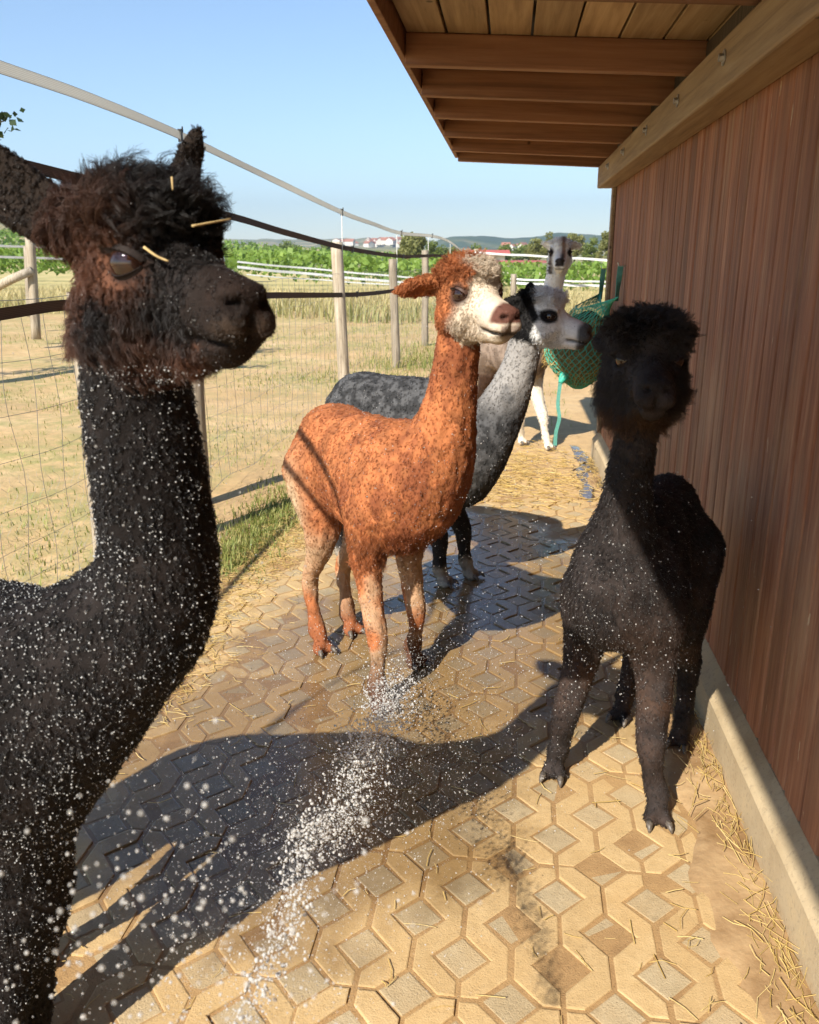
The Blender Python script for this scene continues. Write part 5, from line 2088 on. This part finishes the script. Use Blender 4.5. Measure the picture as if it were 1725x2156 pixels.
# --- orange alpaca in the middle
ORANGE = build_alpaca(dict(
    label="orange alpaca with white blaze, tape shadows across its flank", base=(-0.157, 2.83), heading=(0.55, -0.835), s=1.0, vox=0.0065,
    neck=[(880, 1015, 2.66, 105), (918, 955, 2.60, 78), (940, 890, 2.56, 56), (953, 820, 2.54, 45), (962, 750, 2.52, 40), (968, 690, 2.51, 38), (972, 650, 2.5, 40)],
    head=[(982, 615, 2.48), (0.50, -0.86, -0.10), 1.0],
    feet=dict(fr=(798, 1500), fl=(872, 1408), rr=(676, 1378), rl=(738, 1338)),
    ears={'r': ((-0.030, -0.060, 0.022), (-0.42, -1.0, -0.22), 0.125, (0.75, 0, -0.6)), 'l': ((-0.035, 0.062, 0.022), (-0.6, 0.9, -0.2), 0.10, (0.4, 0, -0.8))},
    fat=0.9, bulk=0.76, var=0.22, lidup=36, tk=0.76, chops=0.86, eye=1.2, ew=1.15, amp=0.0065, nsc=52, blen=0.010, leglen=0.007, knotlen=0.024, cheeklen=0.006, jawlen=0.008, earlen=0.014, curl=1.1, clump=0.85,
    hairmod=lambda g, L: L + 0.028 * np.exp(-(((g["LP"][:, 0] - 0.25) / 0.12) ** 2 + ((g["z"] - 0.55) / 0.07) ** 2)) * (1 - g["head"]),
    colour=col_orange, mat=COAT_ORANGE, lid=LID_BROWN, hmat=HAIR_SOFT, hairs=150000, per=9, lift=0.15, hrad=0.00048, seed=12))

# --- charcoal alpaca with white face behind it
GREY = build_alpaca(dict(
    label="charcoal alpaca with black and white face in profile behind the orange one", base=(-0.04, 3.77), heading=(0.866, -0.5), s=1.0, vox=0.0075,
    neck=[(965, 990, 3.58, 80), (1015, 930, 3.52, 62), (1062, 850, 3.48, 45), (1093, 775, 3.46, 34), (1108, 710, 3.45, 30), (1116, 675, 3.45, 32)],
    head=[(1135, 660, 3.44), (0.94, -0.33, -0.14), 0.98],
    feet=dict(fr=(930, 1238), fl=(985, 1222), rr=(728, 1200), rl=(768, 1182)),
    ears={'r': ((-0.05, -0.058, 0.035), (-0.9, -0.5, -0.25), 0.10, (0.2, -0.8, 0)), 'l': ((-0.035, 0.055, 0.055), (-0.5, 0.7, 0.3), 0.10, (1.0, 0.3, 0))},
    fat=0.92, var=0.2, tk=0.78, chops=0.86, eye=1.1, amp=0.004, nsc=50, blen=0.010, leglen=0.009, knotlen=0.024, cheeklen=0.008, jawlen=0.009, curl=1.0, clump=0.8,
    colour=col_grey, mat=COAT_GREY, lid=LID_DARK, hmat=HAIR_SOFT, hairs=90000, per=8, lift=0.18, hrad=0.0005, seed=13))

# --- black alpaca facing the camera by the wall
RIGHT = build_alpaca(dict(
    label="black alpaca facing the camera beside the shed wall", base=(0.635, 2.20), heading=(-0.535, -0.845), s=0.90, vox=0.007,
    neck=[(1335, 1240, 2.08, 102), (1312, 1150, 2.02, 70), (1318, 1060, 1.97, 46), (1331, 970, 1.94, 38), (1342, 900, 1.92, 36), (1350, 830, 1.93, 44), (1356, 790, 1.95, 50)],
    head=[(1360, 752, 1.95), (-0.12, -0.99, -0.06), 0.93],
    feet=dict(fr=(1168, 1640), fl=(1378, 1735), rr=(1308, 1520), rl=(1432, 1575)),
    ears={'l': ((-0.05, 0.062, 0.03), (-0.8, 0.45, -0.1), 0.09, (0.4, 0.3, 0.5)), 'r': ((-0.05, -0.062, 0.03), (-0.8, -0.45, -0.1), 0.09, (0.4, -0.3, 0.5))},
    muz0=0.13, fat=0.74, lift=0.2, tk=1.04, chops=1.14, eye=1.15, amp=0.004, nsc=40, blen=0.015, leglen=0.011, knotlen=0.032, cheeklen=0.030, jawlen=0.026, curl=0.8, clump=0.82, bulk=0.95,
    toes={'fr': camdir(-0.35, -0.9), 'fl': camdir(-0.05, -1.0)},
    colour=col_right, mat=COAT_BLACK, lid=LID_DARK, hmat=HAIR_BLACK, hairs=120000, per=10, hrad=0.00045, seed=14))

# --- pale alpaca at the far end of the yard
WHITE = build_alpaca(dict(
    label="far pale alpaca with white front legs and long neck beside the hay net", base=(0.80, 6.82), heading=(0.495, -0.87), s=1.0, vox=0.013,
    neck=[(1122, 735, 6.58, 34), (1142, 690, 6.5, 26), (1157, 640, 6.45, 20), (1166, 600, 6.42, 18), (1172, 572, 6.4, 17), (1177, 550, 6.4, 18)],
    head=[(1180, 530, 6.4), (-0.16, -0.98, -0.18), 1.02],
    feet=dict(fr=(1097, 938), fl=(1152, 948), rr=(1012, 900), rl=(1048, 890)),
    ears={'l': ((-0.03, 0.058, 0.035), (-0.2, 1.0, -0.05), 0.09, (1, 0, -0.3)), 'r': ((-0.03, -0.058, 0.035), (-0.2, -1.0, 0.25), 0.075, (1, 0, -0.3))},
    tk=0.72, chops=0.7, amp=0.004, nsc=30, blen=0.008, knotlen=0.018, cheeklen=0.008, jawlen=0.008, curl=0.8, clump=0.6,
    colour=col_white, mat=COAT_PALE, lid=LID_DARK, hmat=HAIR_SOFT, hairs=24000, per=6, hrad=0.001, seed=15))

# ================================================================== HAY NET
def net_mat(name, c):
    t = NT(name)
    n = t.noise(t.objco(), 60, 3)
    t.set(Base_Color=t.ramp(n, [(0.3, tuple(q * 0.7 for q in c)), (0.7, c)]), Roughness=0.6)
    return t.m


M_NET = net_mat("green net cord", (0.05, 0.46, 0.33))
M_STRAP = net_mat("grey-green strap", (0.10, 0.33, 0.27))


def hay_mat():
    t = NT("hay")
    v = t.objco()
    n = t.noise(t.scale(v, (1, 1, 3)), 55, 5, 0.7, 1.0)
    t.set(Base_Color=t.ramp(n, [(0.3, (0.07, 0.055, 0.02)), (0.5, (0.20, 0.155, 0.06)), (0.7, (0.36, 0.28, 0.12))]), Roughness=0.9)
    t.bump(n, 0.9, 0.02)
    return t.m


def hay_net():
    C = at(1222, 735, 5.75)
    hookA = at(1324, 560, 5.45)
    hookA[0] = WALL_X - 0.03
    hookB = at(1272, 566, 6.35)
    hookB[0] = WALL_X - 0.04
    root = empty("hay_net", (C[0], C[1], 0))
    tag(root, "green mesh hay net stuffed with hay hanging from the shed corner", "hay net")
    b0 = np.array(root.location)
    ax = hookB - hookA
    ax[2] = 0
    ax /= np.linalg.norm(ax)
    bot = C + np.array((0, 0, -0.27))
    rx, ry = 0.25, 0.235

    def S(u, v):
        """u round the bag, v 0 at the bottom to 1 at the rim, which is pulled up to the two straps."""
        r = math.sin(min(1.0, v / 0.55) * math.pi / 2) ** 0.75
        if v > 0.55:
            r *= 1 - 0.45 * (v - 0.55) / 0.45
        lx, ly = rx * r * math.cos(u), ry * r * math.sin(u)
        z = -0.27 + 0.50 * v
        p = C + ax * lx + np.array((-ax[1], ax[0], 0)) * ly + np.array((0, 0, z))
        # towards the rim the bag is drawn to the straps
        k = max(0.0, (v - 0.5) / 0.5) ** 1.6
        h = hookA * 0.985 + np.array((0, 0, -0.16)) if math.cos(u) < 0 else hookB + np.array((0, 0, -0.16))
        wgt = k * (0.25 + 0.75 * abs(math.cos(u)) ** 1.2)
        return p * (1 - wgt) + h * wgt

    nl = 30
    parts = []
    for sgn in (1, -1):
        for k in range(nl):
            u0 = 2 * math.pi * k / nl
            P = np.array([S(u0 + sgn * 2.2 * v, v) - b0 for v in np.linspace(0.02, 1.0, 36)])
            parts.append(tube_np(P + rng.normal(0, 0.0015, P.shape), 0.0028, 4, False))
    parts.append(tube_np([S(u, 1.0) - b0 for u in np.linspace(0.001, 2 * math.pi, 40)], 0.004, 5, False))
    link_mesh("net", mesh_py("net", *join_vf(parts), True), M_NET, root)
    # hay inside
    V, F = [], []
    nu, nv = 40, 24
    for j in range(nv):
        v = 0.01 + 0.80 * j / (nv - 1)
        for i in range(nu):
            u = 2 * math.pi * i / nu
            p = S(u, v)
            c = C + np.array((0, 0, -0.25 + 0.42 * v))
            w = 0.95 + 0.08 * (fbm(np.array([p]), 18, 3)[0] - 0.5) * 2
            V.append((c + (p - c) * w) - b0)
    for j in range(nv - 1):
        for i in range(nu):
            a, b = j * nu + i, j * nu + (i + 1) % nu
            F.append((a, b, b + nu, a + nu))
    V.append(S(0, 0.8) * 0 + C + np.array((0, 0, 0.10)) - b0)
    for i in range(nu):
        F.append(((nv - 1) * nu + i, (nv - 1) * nu + (i + 1) % nu, len(V) - 1))
    V.append(C + np.array((0, 0, -0.265)) - b0)
    for i in range(nu):
        F.append(((i + 1) % nu, i, len(V) - 1))
    hay = link_mesh("hay", mesh_py("hay", V, F, True), hay_mat(), root)
    # loose stalks poking out
    parts = []
    for k in range(420):
        p = S(rng.uniform(0, 6.28), rng.uniform(0.08, 0.8)) - b0
        d = rng.normal(0, 1, 3) + np.array((0, 0, -0.5))
        d /= np.linalg.norm(d)
        parts.append(tube_np([p - d * 0.03, p + d * 0.02, p + d * 0.05 + np.array((0, 0, -0.01))], 0.0011, 3, False))
    o = link_mesh("loose_hay", mesh_py("loose_hay", *join_vf(parts)), M_STRAWBLADE, root)
    o["kind"] = "stuff"
    # straps, tie and hooks
    for h in (hookA, hookB):
        r = ribbon("strap", [h - b0, h + np.array((-0.006, 0.0, -0.10)) - b0, h + np.array((-0.012, -0.004, -0.21)) - b0], 0.035, M_STRAP, root, 0.002, 4)
        V, F = tube_np([h + np.array((0.05, 0, 0.0)) - b0, h + np.array((-0.012, 0, 0)) - b0, h + np.array((-0.018, 0, 0.02)) - b0], 0.004, 6)
        link_mesh("hook", mesh_py("hook", V, F), M_STEEL, root)
    e0 = at(1180, 806, 5.62)
    V, F = tube_np(catmull([at(1200, 770, 5.7) - b0, at(1186, 795, 5.64) - b0, e0 - b0], 4), np.array([0.05, 0.045, 0.04, 0.035, 0.03, 0.026, 0.022, 0.018, 0.016]), 10)
    link_mesh("gathered_end", mesh_py("gathered_end", V, F, True), M_NET, root)
    tail = [e0, at(1175, 850, 5.61), at(1178, 880, 5.6), at(1171, 910, 5.6), at(1169, 938, 5.6)]
    # a flat band turned to the camera
    P = catmull([q - b0 for q in tail], 5)
    sd = camdir(1, 0) * 0.012
    V = np.concatenate([P - sd, P + sd, P + sd + camdir(0, 1) * 0.003, P - sd + camdir(0, 1) * 0.003])
    n = len(P)
    F = []
    for i in range(n - 1):
        for a, b in ((0, 1), (1, 2), (2, 3), (3, 0)):
            F.append((a * n + i, b * n + i, b * n + i + 1, a * n + i + 1))
    link_mesh("tail_strap", mesh_py("tail_strap", V, F), M_STRAP, root)


hay_net()


# ================================================================== STRAW
def stalks(name, pts, ln, rad, mat, label, flat=0.12, par=None, parent=None, dirs=None):
    """Bent straw stalks, three-sided tubes; pts (n,3) mid points."""
    n = len(pts)
    a = rng.uniform(0, 2 * np.pi, n) if dirs is None else dirs + rng.normal(0, 0.45, n)
    d = np.stack([np.cos(a), np.sin(a), rng.normal(0, flat, n)], 1)
    s = np.stack([-np.sin(a), np.cos(a), np.zeros(n)], 1)
    L = (ln * rng.uniform(0.35, 1.4, n))[:, None]
    bend = (rng.normal(0, 0.10, n))[:, None] * L
    r = (rad * rng.uniform(0.6, 1.3, n))[:, None]
    ring = []
    for t in (-0.5, 0.0, 0.5):
        c = pts + d * L * t + s * bend * (1 - abs(t) * 2)
        for k in range(3):
            b = 2 * np.pi * k / 3
            ring.append(c + s * r * np.cos(b) + np.array((0, 0, 1.0)) * r * np.sin(b))
    V = np.stack(ring, 1).reshape(-1, 3)
    i = np.arange(n)[:, None] * 9
    F = []
    for g in (0, 3):
        for k in range(3):
            F.append(i + np.array([g + k, g + (k + 1) % 3, g + 3 + (k + 1) % 3, g + 3 + k]))
    F = np.concatenate(F, 0)
    me = mesh_np(name, V, F, False)
    col = rng.uniform(0, 1, n)
    c = np.ones((len(F), 4), np.float32)
    c[:, 0] = np.tile(col, 6)
    at_ = me.attributes.new("leafcol", 'FLOAT_COLOR', 'FACE')
    at_.data.foreach_set("color", c.ravel())
    me.materials.append(mat)
    o = link_mesh(name, me)
    tag(o, label, "straw", kind="stuff")
    return o


n = 1100
y = rng.uniform(0.9, 6.3, n)
k = vnoise(np.stack([y, y * 0, y * 0], 1), 2.2, 3)
x = PL_X - 0.012 - np.abs(rng.normal(0, 0.028 + 0.03 * k, n))
keep = rng.random(n) < 0.25 + k
x, y = x[keep], y[keep]
stalks("straw", np.stack([x, y, 0.03 + rng.uniform(0, 0.022, len(x))], 1), 0.065, 0.0011, M_STRAWBLADE, "golden straw drifted in a line along the foot of the wall", 0.2, dirs=np.full(len(x), math.pi / 2))
n = 420
x = rng.uniform(-1.2, 0.6, n)
y = 0.9 + rng.uniform(0, 1, n) ** 1.2 * 4.2
x = np.where(rng.random(n) < 0.45, 0.25 + rng.uniform(0, 0.38, n), x)
stalks("scattered_straw", np.stack([x, y, np.where(x > 0.42, 0.034, 0.022)], 1), 0.055, 0.0011, M_STRAWBLADE, "single straw stalks scattered over the pavers", 0.04)
n = 5200
c = gnd(1120, 975)
x = rng.uniform(-1.3, 0.62, n)
y = rng.uniform(4.9, 7.4, n)
d_ = ((x + 0.1) / 0.75) ** 2 + ((y - 5.8) / 0.75) ** 2
keep = rng.random(n) < np.exp(-d_) * 1.1
x, y = x[keep], y[keep]
stalks("hay_litter", np.stack([x, y, np.full(len(x), 0.012) + rng.uniform(0, 0.012, len(x))], 1), 0.09, 0.0022, M_STRAWBLADE, "thin yellow hay litter on the ground below the hay net", 0.08)
n = 2600
x = -1.2 + rng.normal(0, 0.10, n)
y = rng.uniform(2.3, 5.0, n)
stalks("edge_straw", np.stack([x + (y > 3.5) * (y - 3.5) * 0.14, y, np.full(n, 0.02)], 1), 0.05, 0.0011, M_STRAWBLADE, "fine dry stalks along the left edge of the paving", 0.1)


def straw_piece(name, p0, p1, p2, r, label, mat=None):
    P = catmull([p0, p1, p2], 5)
    c = P.mean(0)
    V, F = tube_np(P - c, np.linspace(r, r * 0.7, len(P)), 6)
    me = mesh_py(name, V, F, True)
    o = link_mesh(name, me, M_STALK)
    o.location = c
    tag(o, label, "straw")


M_STALK = flat("dry stalk", (0.50, 0.36, 0.16), 0.7, 0.25, 60)


def on_head(A, px0, px1, lift=0.006):
    """Find coat points of alpaca A under two picture points."""
    out = []
    for px, py in (px0, px1):
        d, f = ray(px, py)
        d = d / np.linalg.norm(d)
        rel = A["tips"] - CAMP
        t = rel @ d
        off = np.linalg.norm(rel - t[:, None] * d, axis=1)
        m = off < 0.008
        tt = t[m].min() if m.any() else 1.0
        out.append(CAMP + d * (tt - lift))
    return out


a, b = on_head(NEAR, (405, 476), (486, 461))
straw_piece("straw_stalk", a, (a + b) / 2, b, 0.0016, "long pale stalk caught under the near black topknot")
a, b = on_head(NEAR, (303, 520), (355, 550))
straw_piece("straw_stalk", a, (a + b) / 2 + np.array((0, 0, -0.002)), b, 0.0018, "short bent stalk stuck beside the near black alpaca's eye")
a, b = on_head(NEAR, (362, 372), (364, 400))
straw_piece("straw_stalk", a, (a + b) / 2, b, 0.0012, "thin upright stalk in the top of the near black topknot")

# ================================================================== WATER
def drop_mat():
    t = NT("sunlit water drop")
    t.set(Base_Color=(0.95, 0.95, 0.93, 1), Roughness=0.02, IOR=1.33)
    t.b.inputs["Transmission Weight"].default_value = 0.6
    t.b.inputs["Specular IOR Level"].default_value = 0.8
    return t.m


M_DROP = drop_mat()


def icosa():
    p = (1 + 5 ** 0.5) / 2
    V = np.array([(-1, p, 0), (1, p, 0), (-1, -p, 0), (1, -p, 0), (0, -1, p), (0, 1, p), (0, -1, -p), (0, 1, -p), (p, 0, -1), (p, 0, 1), (-p, 0, -1), (-p, 0, 1)], float)
    V /= np.linalg.norm(V[0])
    F = np.array([(0, 11, 5), (0, 5, 1), (0, 1, 7), (0, 7, 10), (0, 10, 11), (1, 5, 9), (5, 11, 4), (11, 10, 2), (10, 7, 6), (7, 1, 8), (3, 9, 4), (3, 4, 2), (3, 2, 6), (3, 6, 8), (3, 8, 9), (4, 9, 5), (2, 4, 11), (6, 2, 10), (8, 6, 7), (9, 8, 1)])
    return V, F


def drops(name, C, r, parent=None, base=None, label=None, stretch=0.0):
    V0, F0 = icosa()
    n = len(C)
    sc_ = r[:, None, None] * (1 + stretch * rng.normal(0, 1, (n, 1, 3)).clip(-1.5, 2.5))
    V = (C[:, None, :] - (0 if base is None else base)) + V0[None] * sc_
    F = (F0[None] + (np.arange(n) * 12)[:, None, None]).reshape(-1, 3)
    me = mesh_np(name, V.reshape(-1, 3), F)
    o = link_mesh(name, me, M_DROP, parent)
    o["kind"] = "stuff"
    if label:
        tag(o, label, "water")
    return o


def coat_drops(A, n, zlo, zhi, r0, r1, name="water_drops", sel=None):
    tips, tn = A["tips"], A["tn"]
    face = ((CAMP - tips) * tn).sum(1) > 0
    m = face & in_view(tips, 0.0) & (tips[:, 2] > zlo) & (tips[:, 2] < zhi)
    if sel is not None:
        m &= sel(tips)
    idx = np.flatnonzero(m)
    # the spray wets the coat unevenly
    w = np.clip(fbm(tips[idx], 9, 5) - 0.22, 0.08, 1) ** 1.1 * (0.35 + vnoise(tips[idx], 45, 8))
    idx = rng.choice(idx, min(n, len(idx)), replace=False, p=w / w.sum())
    r = r0 * (r1 / r0) ** (rng.random(len(idx)) ** 3.2)
    drops(name, tips[idx] + tn[idx] * 0.001, r, A["root"], A["base"])


coat_drops(NEAR, 13000, 0.2, 1.32, 0.00026, 0.0016)
coat_drops(NEAR, 260, 1.30, 1.75, 0.0004, 0.0009, "face_drops")
coat_drops(RIGHT, 2600, 0.25, 1.0, 0.00035, 0.0010)
coat_drops(ORANGE, 800, 0.3, 1.2, 0.0006, 0.0014)
coat_drops(GREY, 500, 0.3, 1.2, 0.001, 0.002)

J0 = at(440, 2260, 0.60)
J1 = gnd(852, 1438)
JM = (J0 + J1) / 2 + np.array((0, 0, 0.10))


def jet_point(t):
    return (J0[None] * ((1 - t) ** 2)[:, None] + JM[None] * (2 * t * (1 - t))[:, None] + J1[None] * (t ** 2)[:, None])


# the jet itself, broken into strings and clots of drops
n = 12500
t = rng.random(n) * 0.97
clot = np.floor(t * 30) / 30 + rng.normal(0, 0.008, n)
t = np.where(rng.random(n) < 0.6, clot, t).clip(0, 1)
wob = np.stack([vnoise(np.stack([t * 9, t * 0, t * 0], 1), 1.0, q) - 0.5 for q in (3, 4, 5)], 1) * 0.07
P = jet_point(t) + wob + rng.normal(0, 1, (n, 3)) * (0.010 + 0.040 * t)[:, None]
r = (0.00045 + 0.0026 * rng.random(n) ** 5.5) * (0.85 + 0.45 * t)
P[:, 2] = np.maximum(P[:, 2], 0.02)
drops("water_jet", P, r, label="jet of hose water breaking into drops above the pavers", stretch=0.35)
# fine spray round it
cl = []
n = 22000
t = rng.random(n) ** 0.95
cl.append(jet_point(t) + rng.normal(0, 1, (n, 3)) * (0.05 + 0.19 * t)[:, None] * np.array((1.25, 1, 0.8)))
# drifting to the left over the near alpaca's chest
n = 1800
px = rng.normal(260, 190, n)
py = rng.normal(1650, 330, n)
f = rng.uniform(0.62, 1.05, n)
cl.append(np.array([at(a, b, c) for a, b, c in zip(px, py, f)]))
# over the middle and in front of the black alpaca by the wall
n = 2400
px = rng.normal(1200, 170, n)
py = rng.normal(1290, 170, n)
f = rng.uniform(1.2, 2.0, n)
cl.append(np.array([at(a, b, c) for a, b, c in zip(px, py, f)]))
n = 1700
px = rng.normal(880, 150, n)
py = rng.normal(1180, 200, n)
f = rng.uniform(1.5, 2.35, n)
cl.append(np.array([at(a, b, c) for a, b, c in zip(px, py, f)]))
# a few drops close to the lens at the lower left
n = 240
px = rng.normal(330, 230, n)
py = rng.normal(1950, 150, n)
f = rng.uniform(0.36, 0.62, n)
cl.append(np.array([at(a, b, c) for a, b, c in zip(px, py, f)]))
P = np.concatenate(cl)
d = np.linalg.norm(P - CAMP, axis=1)
r = (0.00026 + 0.0009 * rng.random(len(P)) ** 6) * (0.55 + 0.45 * d)
r[-240:] = rng.uniform(0.0007, 0.0018, 240)
ok = (P[:, 2] > 0.02) & (d > 0.35)
drops("water_spray", P[ok], r[ok], label="mist of fine sunlit water drops drifting between the alpacas")
# splash on the stones where the jet lands
n = 900
a = rng.uniform(0, 2 * np.pi, n)
R_ = np.abs(rng.normal(0, 0.22, n))
P = J1 + np.stack([np.cos(a) * R_, np.sin(a) * R_ * 1.2, np.abs(rng.normal(0, 0.09, n)) * np.exp(-R_ * 2) + 0.022], 1)
drops("water_splash", P, 0.0006 + 0.0016 * rng.random(n) ** 4, label="splash of drops where the jet hits the paving", stretch=0.25)


# ================================================================== HAZE
def haze():
    me = box_mesh("haze", 10600, 5600, 330)
    t = NT("thin summer haze")
    t.t.links.clear()
    v = t.n("ShaderNodeVolumePrincipled")
    v.inputs["Color"].default_value = (0.66, 0.82, 1.0, 1)
    v.inputs["Density"].default_value = HAZE
    v.inputs["Anisotropy"].default_value = 0.3
    t.l(v.outputs[0], t.out.inputs["Volume"])
    o = link_mesh("haze", me, t.m)
    o.location = (0, 2700, 160)
    tag(o, "pale blue summer haze over the far hills", "haze", kind="stuff")


HAZE = 0.00022
haze()
